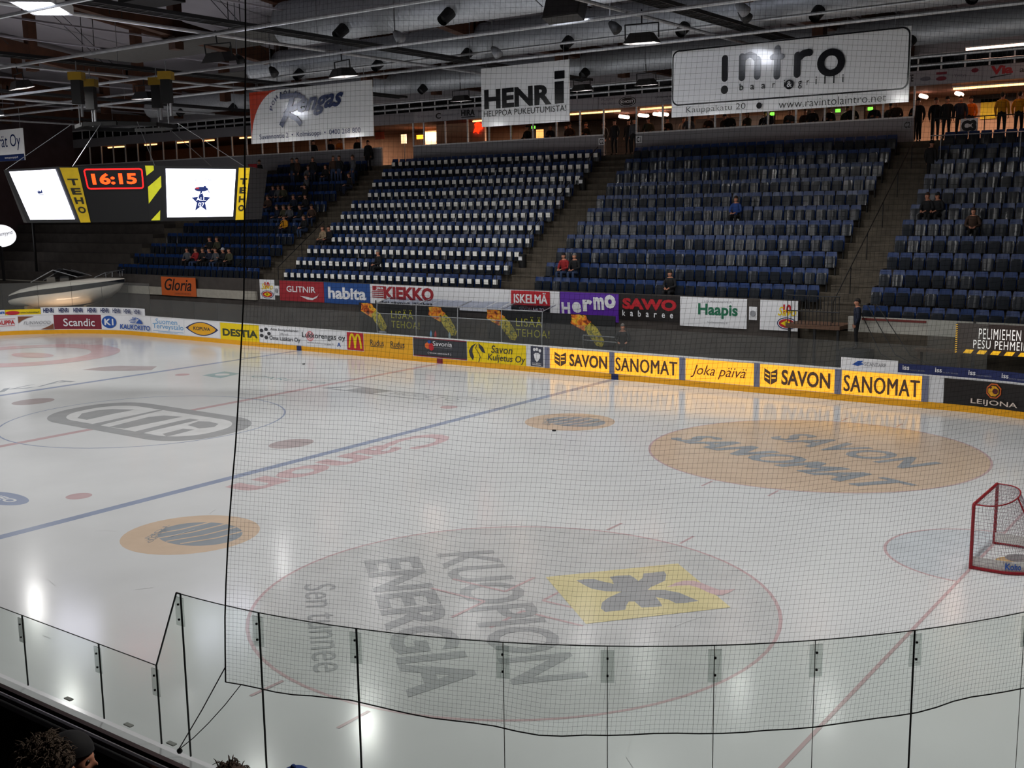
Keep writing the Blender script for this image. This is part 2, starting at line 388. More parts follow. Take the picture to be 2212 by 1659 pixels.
# stadium shaped grey emblem on the centre spot
k = ice('ice_logo', 'grey rounded emblem on the centre circle'); k.off = .0012
def stad(cx, cy, hl, hh, r, sk=.0, n=12):
    p = []
    for sx, sy, a0 in ((1,1,0), (-1,1,90), (-1,-1,180), (1,-1,270)):
        for i in range(n+1):
            a = math.radians(a0+90*i/n); x = sx*(hl-r)+r*math.cos(a); y = sy*(hh-r)+r*math.sin(a); p.append((cx+x+sk*y, cy+y))
    return p
k.poly(stad(.2, -.1, 4.1, 1.95, 1.75, -.12), GREYP); k.poly(stad(.2, -.1, 3.45, 1.4, 1.25, -.12), WHT)
for px in (((660,1040),(700,1000),(820,975),(960,962),(1150,968),(960,1005),(740,1055)), ((790,1090),(1330,975),(1420,965),(900,1090),(830,1110)),
           ((930,1115),(1270,1030),(1400,1018),(1560,1028),(1280,1085),(1060,1130)), ((1110,1165),(1480,1075),(1620,1045),(1700,1055),(1330,1140),(1160,1185)),
           ((1600,1100),(1690,1068),(1790,1070),(1865,1090),(1830,1115),(1700,1128)), ((1385,1175),(1560,1132),(1660,1138),(1480,1185),(1420,1195))):
    k.poly(ip([k1(*p) for p in px]), GREYP)
seal(k)
k = ice('ice_logo', 'red ring emblem at the far left'); k.off = .0036; k.ring(-19.2, 7.1, 4.35, 4.2, 1.35, PINK, n=60); k.ell(-18.9, 7.2, 1.4, .7, PINK); seal(k)
k = ice('ice_logo', 'long rose shape past the far blue line'); k.poly(ip([k1(*p) for p in ((700,628),(850,605),(1020,592),(1180,596),(1340,598),(1290,632),(1100,636),(900,638))]), BROWNP); seal(k)
k = ice('ice_logo', 'slate script at the far blue line'); quadtext(k, 'iSKA', (-9.6, -1.5), (.15, 5), (-.75, .1), SLATE, shear=.3); seal(k)
k = ice('ice_logo', 'rose oval left of the centre emblem'); k.ell(-6.45, -.15, .62, .75, BROWNP); seal(k)
k = ice('ice_logo', 'dull oval beside the blue line'); k.ell(7.0, -.1, .55, .72, BROWNP); seal(k)
k = ice('ice_logo', 'blue oval cut by the left edge'); k.ell(5.75, -8.2, .95, .42, BLUE); quadtext(k, 'NEO', (5.2, -8.32), (1.1, 0), (0, .26), WHT, bold=.03); seal(k)
k = ice('ice_logo', 'teal diamond and strip beyond the centre'); k.poly([(-6.3,7.25),(-6.4,8.5),(-5.3,8.45),(-5.0,7.15)], TEAL); k.ell(-5.75, 7.85, .3, .3, WHT)
quadtext(k, 'CARLITO', (-4.3, 8.0), (4.0, .15), (0, .5), TEAL); seal(k)
k = ice('ice_logo', 'grey framed emblem on the far centre line'); k.poly([(.42,7.52),(.91,8.61),(3.24,8.51),(2.97,7.53)], GREYP); k.poly([(.75,7.7),(1.1,8.4),(1.75,8.38),(1.5,7.7)], WHT)
k.line([(3.24,8.51),(7.29,8.69),(6.77,7.63),(2.97,7.53)], .07, GREYP); quadtext(k, 'HUOLTO', (3.5, 7.9), (3.0, .12), (.05, .42), GREYP); seal(k)
# thin scrapes left by skates
k = ice('skate_scratch', 'pale scrapes on the ice'); k.off = .009
for i in range(26):
    x = random.uniform(9, 25); y = random.uniform(-14, 12); a = random.uniform(0, 6.28); L = random.uniform(.25, 1.1); c = random.uniform(-.6, .6)
    k.line([(x+L*t*math.cos(a+c*t), y+L*t*math.sin(a+c*t)) for t in (0, .5, 1)], .012, WHT)
seal(k)
for (px, py), t in (((1197, 931), 'by the far ochre disc'), ((656, 787), 'near the far boards')):
    p = at(px, py, z=0); m = MB(); m.tube([(p.x, p.y, .001), (p.x, p.y, .035)], .06, 16); tag(m.build('puck', RUBBER), f'black puck lying on the ice {t}', 'puck')

# ============================================================ grandstand steps
Y1, DY, Z1, DZ = 18.21, .8648, 3.378, .588
def RY(r): return Y1+DY*(r-1)
def RZ(r): return Z1-.60+DZ*(r-1)       # tread of row r
NR = 11
mb = MB()
def steps(x0, x1, r0, r1, z0=0):
    for r in range(r0, r1+1): mb.box((x0, RY(r)-.45, z0 if r == r0 else RZ(r)-DZ-.3), (x1, RY(r)+DY-.45+(0 if r < r1 else .0), RZ(r)))
steps(-28.2, 15.95, 1, NR+1); steps(15.95, 40, 0, NR+1)
struct('stand_floor', mb, CONC, 'stepped concrete grandstand')
# aisles: half-height steps
AISLES = [(-15.0, -13.2), (1.05, 2.85), (15.95, 17.6)]
for a, (x0, x1) in enumerate(AISLES):
    mb = MB()
    for r in range(1, NR+1):
        y = RY(r)+DY-.45
        mb.box((x0, y-.42, RZ(r)-.02), (x1, y+.02, RZ(r)+DZ/2))
        mb.box((x0, y-.44, RZ(r)+DZ/2-.05), (x1, y-.41, RZ(r)+DZ/2+.005))
    struct('stair_slab', mb, CONC, 'concrete aisle steps')
# front wall of the stand
YF = 17.55
mb = MB(); mb.box((-30, YF, -.05), (15.3, YF+.2, 3.15)); struct('wall_stand', mb, CONCD, 'dark wall below the first row')
mb = MB(); mb.box((17.4, 16.9, -.05), (40, 17.06, 2.72)); struct('wall_stand_white', mb, mat('pale wall', 'a8a69e', .7), 'pale wall below the right hand block')
mb = MB(); mb.box((17.9, 16.86, 2.62), (20.1, 16.9, 2.69)); struct('trim_3', mb, mat('red strip', '6a2420', .6))
mb = MB(); mb.box((-40, YF-.15, 2.05), (-14.5, YF-.02, 2.5)); struct('trim_4', mb, mat('pale ledge', '9a968c', .7), 'pale ledge left of the banners')
# stepped dark wall and terrace of the left end
mb = MB()
for r in range(0, 9): mb.box((-45, RY(r)-.45, 0), (-28.2, RY(r)+DY-.45, RZ(r)+.25))
mb.box((-45, RY(9)-.45, 0), (-28.2, 36, 7.6)); struct('stand_floor_left', mb, CONCD, 'dark terrace at the left end')
mb = MB(); mb.bar((-36.5, 18.2, 2.2), (-36.5, 18.2, 6.2), .12); mb.bar((-36.5, 18.2, 6.2), (-29.5, 22, 6.4), .12)
tag(mb.build('railing', BLACK), 'black railing on the dark terrace behind the boat', 'railing')

# =============================================== concourse above the last row
YP = 27.6
ZP0, ZP1, ZF0, ZF1, ZU = 9.15, 10.29, 11.58, 12.2, 12.8
mb = MB(); mb.box((-46, YP+.1, 8.9), (46, 36, 9.28)); struct('floor_concourse', mb, CONCD)
mb = MB(); mb.box((-46, 34, 9), (46, 34.3, 12)); struct('wall_concourse', mb, WARMW, 'tan back wall of the concourse')
mb = MB(); mb.box((-46, YP+.1, ZF0), (46, 34, ZF0+.15)); struct('ceiling_concourse', mb, mat('brown ceiling', '6a4a3c', .8))
mb = MB(); mb.box((-46, YP, ZF0), (46, YP+.12, ZF1)); struct('wall_fascia', mb, PANEL, 'pale fascia above the bar windows')
mb = MB(); mb.box((-46, YP+.02, ZU), (46, YP+.14, 14.6)); struct('wall_far', mb, PANEL)
mb = MB()
for x0, x1 in ((-46, -14.6), (-12.1, .75), (2.62, 16.25)): mb.box((x0, YP, 8.2), (x1, YP+.12, ZP1))
struct('wall_parapet', mb, PANEL, 'pale parapet behind the top row')
mb = MB(); mb.box((-46, 33, ZF1), (46, 33.2, 14)); struct('wall_boxes', mb, BLACK)
mb = MB()
x = -44.8
while x < 40: mb.box((x-.035, YP+.02, ZF1), (x+.035, YP+.1, ZU)); x += .955
mb.box((-46, YP, ZU-.03), (46, YP+.1, ZU+.06)); struct('window_frame', mb, WHITE, 'white bars of the upper window row')
mb = MB(); mb.box((-46, YP+.05, ZF1), (46, YP+.07, ZU)); struct('window_1', mb, mat('dark window glass', '0b0d10', .08))
MULL = [-44+1.46*i for i in range(20)]
MULL = [x for x in MULL if x < -15]+[-12.1, -11.3, -9.7, -8.1, -6.6, -5.13, -3.67, -2.16, -.7, .72, 2.64, 4.11, 5.56, 6.93, 8.23, 9.6, 10.95, 12.3, 13.6, 14.9, 16.22]
mb = MB()
for x in MULL: mb.box((x-.04, YP+.02, ZP1), (x+.04, YP+.1, ZF0))
for x0, x1 in ((-46,-14.6), (-12.1,.75), (2.62,16.25)): mb.box((x0, YP-.02, ZP1-.03), (x1, YP+.13, ZP1+.04))
struct('window_frame_bar', mb, WHITE, 'white posts of the bar windows')
mb = MB()
for x0, x1 in ((-46,-14.6), (-12.1,.72), (2.64,16.22)): mb.add([(x0,YP+.06,ZP1),(x1,YP+.06,ZP1),(x1,YP+.06,ZF0),(x0,YP+.06,ZF0)], [(0,1,2,3)])
struct('window_2', mb, GLW, 'clear panes of the bar windows')
mb = MB(); mb.box((-12.0, 29.6, 9.1), (-8.4, 29.75, ZF0)); mb.box((-14.5, 31.5, 9.1), (-12.1, 31.7, ZF0)); struct('wall_bar', mb, WARMW, 'pale partition inside the bar')
mb = MB(); mb.box((-8, 33.2, 9.1), (2.6, 33.95, 11.5)); mb.box((3.4, 32.6, 9.1), (7.8, 32.8, 11.2)); mb.box((9.5, 32.6, 9.1), (12.4, 32.8, 11.3)); struct('wall_bar_dark', mb, mat('dark bar back', '1c120e', .7))

# roof timber --------------------------------------------------------------------
for i, bx in enumerate((-36.5, -26, -15.6, -5.6, 5.2, 16, 26.6, 37)):
    mb = MB(); zt = lambda y: 14.45-.125*min(abs(y), 11)
    for s in (-1, 1):
        mb.bar((bx, 0, zt(0)), (bx, s*11.1, zt(11.1)), .36, .62); mb.bar((bx, s*11, zt(11)), (bx, s*(27.5 if s > 0 else 31), zt(27)), .36, .62)
        mb.bar((bx, 0, 16.9), (bx, s*(27.5 if s > 0 else 31), 17-.12*28), .36, .5)
        for y in (1.2, 6.4, 11.8, 17, 22): mb.box((bx-.2, s*y-.2, zt(y)-.75), (bx+.2, s*y+.2, 17-.12*y))
    struct('beam', mb, WOOD, 'brown laminated timber roof truss')
    mb = MB()
    for y in (3.2, 3.7, 8.6, 9.2):
        mb.tube([(bx+.5, y, zt(y)-.3), (bx+.5, y, 17.1-.125*y)], .018, 5)
        mb.tube([(bx+.3, y-2.5, 17.1-.125*abs(y-2.5)), (bx+.3, y+1.5, zt(y)-.1)], .014, 5)
    tag(mb.build('tension_rods', BLACK), f'thin steel rods by the {nth(i+1)} roof truss from the left', 'rods', 'tension rods of the roof')

# ======================================================== boards: advertising
cm = lambda n, c, r=.35: mat('print '+n, c, r, var=.03)
pW = cm('white', 'dfe0e4'); pK = cm('black', '17171c'); pN = cm('navy', '1d2a5c'); pB = cm('blue', '1f4fa0'); pLB = cm('light blue', '5f9ccc'); pR = cm('red', 'b5202c')
pM = cm('maroon', '7a2434'); pY = cm('yellow', 'e0b818'); pO = cm('orange yellow', 'e0a41c'); pG = cm('green', '1d6b4c'); pGr = cm('grey', '8a8c92'); pDG = cm('charcoal', '36383e')
pDM = cm('dark maroon', '571f28'); pBr = cm('brown', '7d4a34'); pP = cm('purple', '5a2c9c'); pOr = cm('orange', 'd8682c'); pDGn = cm('dark green', '39402a'); pBY = cm('bright yellow', 'e6c800')
def ad(u0, u1, label, m, z0=.25, z1=1.07, n=1, base=.012, name='advertising_board', group=None, cat='advertising board'):
    return Sign(name, label, cat, boardmap(u0, u1, z0, z1, base), m, group, .008, n)
def ltr(s): return s
a = ad(-31.5, -29.15, 'white board with red lettering, cut off by the left edge of the photo', pW, n=8)
a.text('KAUPPA', pR, (.48, .42, .93, .72), .03); a.rect(.45, .8, .95, .83, pR); a.rect(.48, .33, .93, .36, pR); a.text('RANTA', pM, (.2, .05, .6, .26), .02); a.end()
a = ad(-29.13, -27.24, 'white board with brown corners, left of the maroon board', pW, n=8)
a.poly([(0,.95),(.45,.93),(.25,.82),(.1,.66),(0,.48)], pBr); a.poly([(1,.42),(.92,.3),(.8,.17),(.62,.02),(1,.02)], pBr)
a.text('FLINWOOD', pGr, (.15, .38, .92, .6), 0, .2); a.text('WWW.FLINWOOD.FI', pGr, (.3, .24, .8, .31)); a.end()
a = ad(-27.22, -24.38, 'maroon board with white lettering', pM, n=10); a.text('Scandic', pW, (.19, .2, .86, .74), .012); a.end()
a = ad(-24.36, -20.45, 'white board with blue round badge and blue lettering', pW, n=12)
a.ell(.14, .52, .13, .42, pB); a.text('K1', pW, (.06, .3, .22, .74), .03); a.text('KAUKOKIITO', pB, (.34, .08, .99, .42), .025, .1)
a.poly([(.68,.52),(.84,.52),(.80,.75),(.74,.88),(.66,.93),(.76,.8)], pB)
for v, x in ((.88,.61), (.78,.58), (.68,.55), (.58,.58)): a.rect(x, v-.03, .7, v+.02, pB)
a.end()
a = ad(-20.4, -17.6, 'white board with light blue two line lettering', pW, n=3)
a.text('Suomen', pLB, (.14, .6, .8, .95), .005); a.text('Terveystalo', pLB, (.04, .2, .98, .62), .005); a.rect(.04, .12, .98, .145, pLB); a.text('www.terveystalo.com', pLB, (.2, .02, .8, .1)); a.end()
a = ad(-17.55, -14.72, 'white board with yellow eye shaped emblem', pW, n=2)
def eye(k, r, m):
    p = [(.5+.46*r*t, .5+.44*r*math.cos(t*math.pi/2)**.8) for t in [i/12-1 for i in range(25)]]
    a.poly(p+[(x, 1-y) for x, y in p[::-1]], m)
eye(a, 1.0, pN); eye(a, .88, pO); a.poly([(.02,.5),(.12,.62),(.12,.5)], pN); a.poly([(.98,.5),(.88,.38),(.88,.5)], pN); a.text('KOPUVA', pDG, (.26, .4, .74, .62), .02); a.end()
a = ad(-14.66, -11.72, 'yellow board with dark green block lettering', pBY, .12, 1.07); a.text('DESTIA', pDGn, (.06, .3, .97, .7), .04); a.end()
a = ad(-11.68, -8.72, 'white board with small grey lettering and swirl emblem', pW)
for i in range(5):
    t = i*1.257; a.ell(.14+.1*math.cos(t), .55+.26*math.sin(t), .045, .11, pDG, n=16)
a.text('Aito kuopiolainen', pDG, (.28, .72, .95, .92)); a.text('24h/vrk', pGr, (.5, .52, .72, .66)); a.text('Oma Lääkäri Oy', pDG, (.25, .12, .99, .44), .008); a.end()
a = ad(-8.68, -5.66, 'white board with black lettering and pink target mark', pW)
a.ring(.2, .6, .09, .3, .025, cm('pink', 'd88a90'), ty=.09); a.ring(.2, .6, .05, .17, .02, cm('pink', 'd88a90'), ty=.06); a.text('Lukkorengas oy', pDG, (.02, .4, .98, .82), .012); a.text('www.lukkorengas.fi', pGr, (.13, .15, .72, .28)); a.text('A', pB, (.8, .12, .88, .36), .02); a.end()
a = ad(-5.62, -4.58, 'small red board with yellow double arch', pR)
ar = lambda cx: [(cx+.19*t, .12+.76*(1-abs(t)**2.6)) for t in [i/10-1 for i in range(21)]]
a.line(ar(.32), .11, pBY, asp=.8); a.line(ar(.68), .11, pBY, asp=.8); a.end()
a = ad(-4.55, -1.56, 'orange yellow board with two small dark words', pO, .16, 1.07)
for x in (.14, .56): a.text('Rudus', pDG, (x, .42, x+.28, .72), .01); a.rect(x, .36, x+.27, .39, pDG)
a.end()
a = ad(-1.52, 1.5, 'dark charcoal board with red blue heart shaped emblem', pDG)
a.rect(0, .95, 1, 1, pM); a.rect(0, 0, 1, .05, pM); a.ell(.28, .6, .055, .17, pOr); a.ell(.35, .55, .05, .2, pR); a.ell(.31, .82, .03, .09, pB); a.text('Savonia', pW, (.38, .62, .74, .88), .008); a.text('ammattikorkeakoulu', pGr, (.38, .52, .74, .58)); a.text('( www.savonia.fi )', pW, (.28, .16, .72, .28), .004); a.end()
a = ad(1.53, 4.62, 'yellow board with dark road shaped emblem', pBY, .16, 1.07)
a.poly([(.17,.95),(.08,.8),(.03,.55),(.05,.3),(.1,.12),(.12,.3),(.09,.5),(.1,.72)], pDG); a.poly([(.2,.95),(.28,.78),(.32,.5),(.26,.55),(.21,.75)], pDG); a.line([(.18,.9),(.15,.7),(.2,.5),(.23,.3),(.2,.05)], .012, pDG)
a.text('Savon', pDG, (.42, .55, .78, .9), .006, .15); a.text('Kuljetus Oy', pDG, (.36, .1, .99, .5), .006, .15); a.end()
a = ad(4.86, 5.48, 'narrow slate panel with a white paw print between yellow and lit boards', cm('slate', '3d4050'))
a.poly([(.25,.6),(.4,.68),(.6,.68),(.78,.62),(.75,.42),(.6,.28),(.5,.22),(.35,.32)], pW); a.ell(.3, .84, .1, .08, pW); a.ell(.52, .86, .11, .08, pW); a.ell(.76, .8, .1, .08, pW); a.text('KUOPION', pW, (.15, .12, .85, .18)); a.rect(.15, .06, .85, .09, pW); a.end()
# lit boxes
LIT = mat('lit yellow panel', 'f0b030', .4, var=.1, scale=1.1, emit=.75, ecol='ffb62c'); LITT = cm('lit brown ink', '5b4436'); POST = cm('slate post', '70748c')
def lit(u0, u1, label):
    return ad(u0, u1, label, LIT, .24, 1.05, group='backlit yellow panels in the far boards', name='backlit_board', cat='backlit board')
def emblem(s, x0, x1):
    w_ = x1-x0; X = lambda t: x0+w_*t
    s.poly([(X(0),.84),(X(.47),.68),(X(.47),.12),(X(0),.3)], LITT); s.poly([(X(1),.84),(X(.53),.68),(X(.53),.12),(X(1),.3)], LITT)
    for k in (0, 1):
        for v in (.6, .42): s.poly([(X(.08+.5*k),v+.04+(0 if k else .03)),(X(.4+.5*k),v-.02+(.07 if k else 0)),(X(.4+.5*k),v-.08+(.07 if k else 0)),(X(.08+.5*k),v-.03+(0 if k else .03))], LIT)
s = lit(5.82, 8.62, 'lit yellow panel with book emblem beside the paw print panel'); emblem(s, .08, .28); s.text('SAVON', LITT, (.34, .18, .97, .8), .03); s.end()
s = lit(8.86, 11.66, 'lit yellow panel, second from the left, reading one long word'); s.text('SANOMAT', LITT, (.02, .15, .97, .8), .012, 0, 1.08); s.end()
s = lit(11.94, 14.66, 'lit yellow panel with slanted handwritten words'); s.text('Joka päivä', cm('lit red ink', '6a2c20'), (.08, .15, .9, .75), .0, .35); s.end()
s = lit(14.9, 17.62, 'lit yellow panel with book emblem under the strip of white and navy signs'); emblem(s, .06, .24); s.text('SAVON', LITT, (.3, .16, .95, .84), .03); s.end()
s = lit(17.88, 20.56, 'rightmost lit yellow panel, next to the dark board'); s.text('SANOMAT', LITT, (.03, .12, .97, .82), .012, 0, 1.08); s.end()
for i, u in enumerate((5.68, 8.74, 11.8, 14.78, 17.75, 20.66)):
    m = MB(); m.box((u-.1, HW-.05, .22), (u+.1, HW, 1.08)); tag(m.build('board_post', POST), f'slate post, {nth(i+1)} from the left among the lit panels', 'post', 'slate posts between the lit panels')
a = ad(21.25, 24.2, 'dark board with orange octagon emblem, cut off by the right edge', cm('near black', '1f1c1c'), .2, 1.05, n=5)
def octo(r, m, cx=.53, cy=.68): a.poly([(cx+r*.28*math.cos(math.pi/8+i*math.pi/4), cy+r*math.sin(math.pi/8+i*math.pi/4)) for i in range(8)], m)
octo(.3, pOr); octo(.25, cm('near black', '1f1c1c')); octo(.21, pO); a.ell(.55, .68, .03, .1, pDM); a.ell(.5, .82, .015, .05, pDM); a.text('LEIJONA', cm('cream', 'd8c8bc'), (.3, .1, .8, .34), .01); a.end()
for x, m, nm in ((-8.86, pN, 'navy'), (0, pM, 'maroon'), (8.88, pN, 'navy')):
    q = MB(); q.box((x-.16, HW-.03, .0), (x+.16, HW-.018, .22)); tag(q.build('line_marker', m), f'{nm} patch on the yellow kick plate '+('at the far blue line' if x < -1 else 'at the red line' if x < 1 else 'under the lit panels'), 'marker')
# low strips standing on the cap rail
def strip(u0, u1, z0, z1, label, m, n=1): return Sign('advertising_strip', label, 'advertising strip', boardmap(u0, u1, z0, z1, -.02), m, 'low strips on the cap rail', .02, n)
s = strip(-31, -29.78, 1.12, 1.42, 'white strip with blue lettering at the left edge', pW, 4); s.text('kuplan', pB, (.2, .1, .98, .9), .04); s.end()
s = strip(-29.76, -27.92, 1.12, 1.42, 'yellow strip with red badge on the corner boards', pBY, 6); s.ell(.2, .4, .2, .36, pR); s.text('www.kultasuklaa.fi', pDGn, (.42, .25, .97, .6), .01); s.end()
s = strip(-27.9, -20.98, 1.12, 1.5, 'long white strip repeating one navy word eight times', pW, 20)
for i in range(8): s.text('HENRi', pN, (.02+.124*i, .2, .118+.124*i-.015, .86), .03)
s.end()
s = strip(17.82, 19.74, 1.12, 1.5, 'short white strip with blue wave mark, left of the navy strip', pW); s.poly([(.2,.4),(.3,.75),(.4,.8),(.36,.6),(.42,.5),(.3,.3)], pB); s.text('SCANTARP', pGr, (.42, .35, .8, .68), .01); s.end()
s = strip(19.76, 27, 1.12, 1.42, 'long navy strip with small white marks at the right', pN, 8)
for i in range(7): s.text('iss', pW, (.02+.145*i, .35, .05+.145*i, .85), .02); s.text('FACILITY SERVICES', pGr, (.055+.145*i, .3, .12+.145*i, .45))
s.end()

# banners on the stand's front wall ------------------------------------------------
def banner(x0, x1, label, m, z0=2.1, z1=3.13, y=YF-.01, cat='banner', group='banners on the front wall of the stand'):
    return Sign('banner', label, cat, facemap(x0, x1, z0, z1, y-.02), m, group, .02)
def tenlogo(s, x0, x1, cut=False):
    w_ = x1-x0; s.text('10', pR, (x0+w_*.3, .55, x0+w_*.7, .88), .05); s.text('Savo', pBY, (x0+w_*.05, .5, x0+w_*.95, .8), .01, .3)
    s.ell(x0+w_*.5, .25, w_*.48, .2, pN); s.ell(x0+w_*.5, .25, w_*.43, .17, pW); s.ell(x0+w_*.5, .25, w_*.39, .15, pR); s.poly([(x0+w_*.2,.25),(x0+w_*.5,.36),(x0+w_*.8,.25),(x0+w_*.5,.14)], pBY); s.text('B', pK, (x0+w_*.44, .2, x0+w_*.56, .3), .02)
s = banner(-14.28, -13.15, 'small white banner with yellow script and oval, left of the red banner', pW, 2.12, 3.15); tenlogo(s, .08, .95); s.end()
s = banner(-12.75, -9.52, 'red banner with white lettering and a swoosh', pM if 0 else cm('banner red', '98242e')); s.text('GLITNIR', pW, (.16, .45, .82, .75), .015); s.poly([(.46,.28),(.6,.25),(.75,.2),(.86,.32),(.9,.45),(.84,.22),(.74,.1),(.62,.12)], pW); s.end()
s = banner(-9.5, -6.36, 'blue banner with white rounded lettering', cm('banner blue', '1c4788')); s.text('habita', pW, (.09, .22, .92, .8), .035); s.end()
s = banner(-6.34, 4.68, 'long white banner with red magazine title and a small red panel', pW)
s.text('KIEKKO', cm('banner red', '98242e'), (.08, .33, .365, .93), .05); s.rect(.015, .72, .085, .93, cm('banner red', '98242e')); s.text('Jää', pW, (.035, .74, .08, .9), .02)
for i in range(4): s.rect(.012, .38+.09*i, .08, .42+.09*i, cm('banner red', '98242e'))
s.text('Lehti täynnä jäätkää', pK, (.03, .06, .36, .26), .02); s.rect(.77, .38, .957, .98, pR); s.rect(.77, .05, .957, .38, pK)
s.text('ISKELMÄ', pW, (.785, .46, .945, .92), .02); s.text('SAVON', pGr, (.81, .14, .87, .28)); s.text('AALTO', pW, (.875, .14, .93, .28), .01); s.end()
s = banner(4.72, 7.6, 'purple banner with slanted white lettering', pP, 1.95)
for i, ch in enumerate('Hermo'): s.text(ch, pW, [(.03+.185*i, .2+.07*i), (.18+.195*i, .2+.07*i), (.02+.185*i, .56+.1*i+(.07 if ch in 'H' else 0))], .05)
s.end()
s = banner(7.62, 10.4, 'black banner with wide red lettering', cm('banner black', '201c1c')); s.text('SAWO', pR, (.06, .42, .95, .86), .05)
for i, ch in enumerate('kabaree'): s.text(ch, pW, (.06+.132*i, .14, .11+.132*i, .32 if ch not in 'kb' else .38), .02)
s.end()
s = banner(10.42, 13.26, 'white banner with green serif lettering', pW, 1.98); s.text('LOUNASKAHVILA', pGr, (.37, .84, .78, .9)); s.text('Haapis', pG, (.28, .3, .87, .8), .03); s.text('Snellmaninkatu 8', pGr, (.42, .14, .72, .2)); s.end()
s = banner(13.8, 15.3, 'white banner with red and yellow marks right of the green lettering', pW, 2.0); tenlogo(s, .45, .98); s.end()
for x, lb in ((-12.95, 'left of the red banner'), (13.52, 'right of the banner with green lettering')):
    m = MB(); m.box((x-.16, YF-.05, 2.35), (x+.16, YF-.01, 2.85)); o = m.build('wall_fixture', pW); tag(o, f'small white square fixture with round cover {lb}', 'fixture')
    m = MB(); m.tube([(x, YF-.05, 2.6), (x, YF-.09, 2.6)], .11, 20); m.build('cover', pGr, o)
s = Sign('banner', 'orange banner with black script, alone at the left', 'banner', facemap(-22.4, -19.35, 2.05, 3.1, YF-.2), cm('banner orange', 'c05a28'), None, .03)
s.text('Gloria', pK, (.1, .28, .88, .92), .012, .3); s.text('SÄHKÖTARVIKE', pBr, (.38, .08, .86, .2)); s.end()

# players' bench behind the far boards -----------------------------------------------
FLAME = fire('flames', ('1a0c04', 'a03a08', 'e07a14', 'e8b428', '5a1c06'), 4); GLOVE = fire('yellow gloves', ('2a2a0e', 'a09018', 'd0bc30', '3a4a14', 'b8b060'), 5)
def torch(s, x, w_, dv=0):
    s.poly([(x,.98+dv),(x+.3*w_,1),(x+.55*w_,.98),(x+.62*w_,.86),(x+.75*w_,.8),(x+.72*w_,.6),(x+.5*w_,.5),(x+.36*w_,.56),(x+.2*w_,.62),(x-.02*w_,.72),(x+.02*w_,.86)], FLAME)
    s.poly([(x+.5*w_,.6),(x+.72*w_,.78),(x+.95*w_,.64),(x+1.15*w_,.38),(x+1.25*w_,.22),(x+1.15*w_,.06),(x+.95*w_,.08),(x+.8*w_,.24),(x+.66*w_,.36)], GLOVE)
def lisaa(x0, x1, label, tx, ts):
    s = Sign('banner', label, 'banner', facemap(x0, x1, 1.0, 2.35, 16.25), cm('bench black', '1b1c1f'), 'black banners of the players bench', .03); W = x1-x0
    pYL = cm('dim yellow', 'a8a428')
    s.text('LISÄÄ', pYL, ((tx-x0)/W, .52, (tx+1.35-x0)/W, .84), .0, 0, 1.15); s.text('TEHOA!', pYL, ((tx-x0)/W, .2, (tx+1.72-x0)/W, .44), .0, 0, 1.15)
    for t in ts: torch(s, (t-x0)/W, 1.3/W)
    s.end()
lisaa(-5.9, .2, 'left black bench banner with two flames around yellow words', -3.85, (-5.75, -1.55))
lisaa(1.75, 8.2, 'right black bench banner with flames, under the purple banner', 3.3, (1.75, 6.1))
BT = MB()
for i in range(12): BT.add([(-4.4+.78*i, 15.9, 2.42), (-3.66+.78*i, 15.9, 2.42), (-3.66+.78*i, 16.9, 2.62+.05*math.sin(i)), (-4.4+.78*i, 16.9, 2.62)], [(0,1,2,3)])
o = tag(link('bench_canopy', None), 'pale translucent canopy over the players bench', 'canopy'); BT.build('roof_sheet', glass('canopy film', (.62, .66, .78), .1), o)
m = MB()
for x in (-4.4, -2, .4, 2.8, 4.9): m.tube([(x, 16.9, 2.62), (x, 15.9, 2.42), (x, 15.85, 1.5), (x, 15.85, -.03)], .02, 6)
m.tube([(-4.4, 15.9, 2.42), (4.9, 15.9, 2.42)], .022, 6); m.tube([(-4.4, 15.88, 1.95), (4.9, 15.88, 1.95)], .018, 6); m.build('frame', GALV, o)
for x0, x1, lb in ((-5.8, .1, 'left'), (1.8, 8.0, 'right')):
    m = MB(); m.box((x0, 15.75, .4), (x1, 16.1, .45)); o = tag(link('bench', None), f'long bench below the {lb} flame banner', 'bench'); m.build('seat', WOOD, o)
    for x in (x0+.3, (x0+x1)/2, x1-.3): m = MB(); m.box((x-.03, 15.78, -.03), (x+.03, 16.05, .4)); m.build('leg', STEEL, o)
for i, (x, c, lb) in enumerate(((-3.5, pGr, 'pale towel heap'), (-.6, pLB, 'light blue bottle'), (-.35, pR, 'red bottle'), (.45, TEAL, 'teal bottle'))):
    m = MB()
    if i == 0: m.ball((x, 15.5, 1.24), (.34, .12, .13), 12)
    else: m.loft([[(x+r*math.cos(t*.7854), 15.24+r*math.sin(t*.7854), z) for t in range(8)] for r, z in ((.045, 1.121), (.05, 1.2), (.045, 1.3), (.018, 1.36), (.018, 1.4))])
    if i == 0: m = MB(); m.ball((x, 15.21, 1.175), (.3, .055, .055), 12)
    tag(m.build('towel' if i == 0 else 'bottle', c, smooth=True), f'{lb} on the cap rail before the bench', 'towel' if i == 0 else 'bottle')
m = MB()
for z in (1.35, 1.55): m.tube([(6.9, 15.9, z), (8.7, 15.9, z)], .025, 6)
for x in (6.9, 8.7): m.tube([(x, 15.9, -.03), (x, 15.9, 1.55)], .025, 6)
tag(m.build('railing', STEEL), 'short steel railing at the right end of the bench', 'railing')
s = Sign('led_display', 'dark lit display with white capitals and yellow dashes at the right edge', 'display', facemap(21.45, 24.5, 1.84, 2.82, 15.45), mat('led panel', '3a2f2c', .4, emit=.1, ecol='4a3a36'), None, .08)
LW = mat('led white', 'e8e4e0', .5, emit=.75); LY = mat('led yellow', 'e8b020', .5, emit=.7)
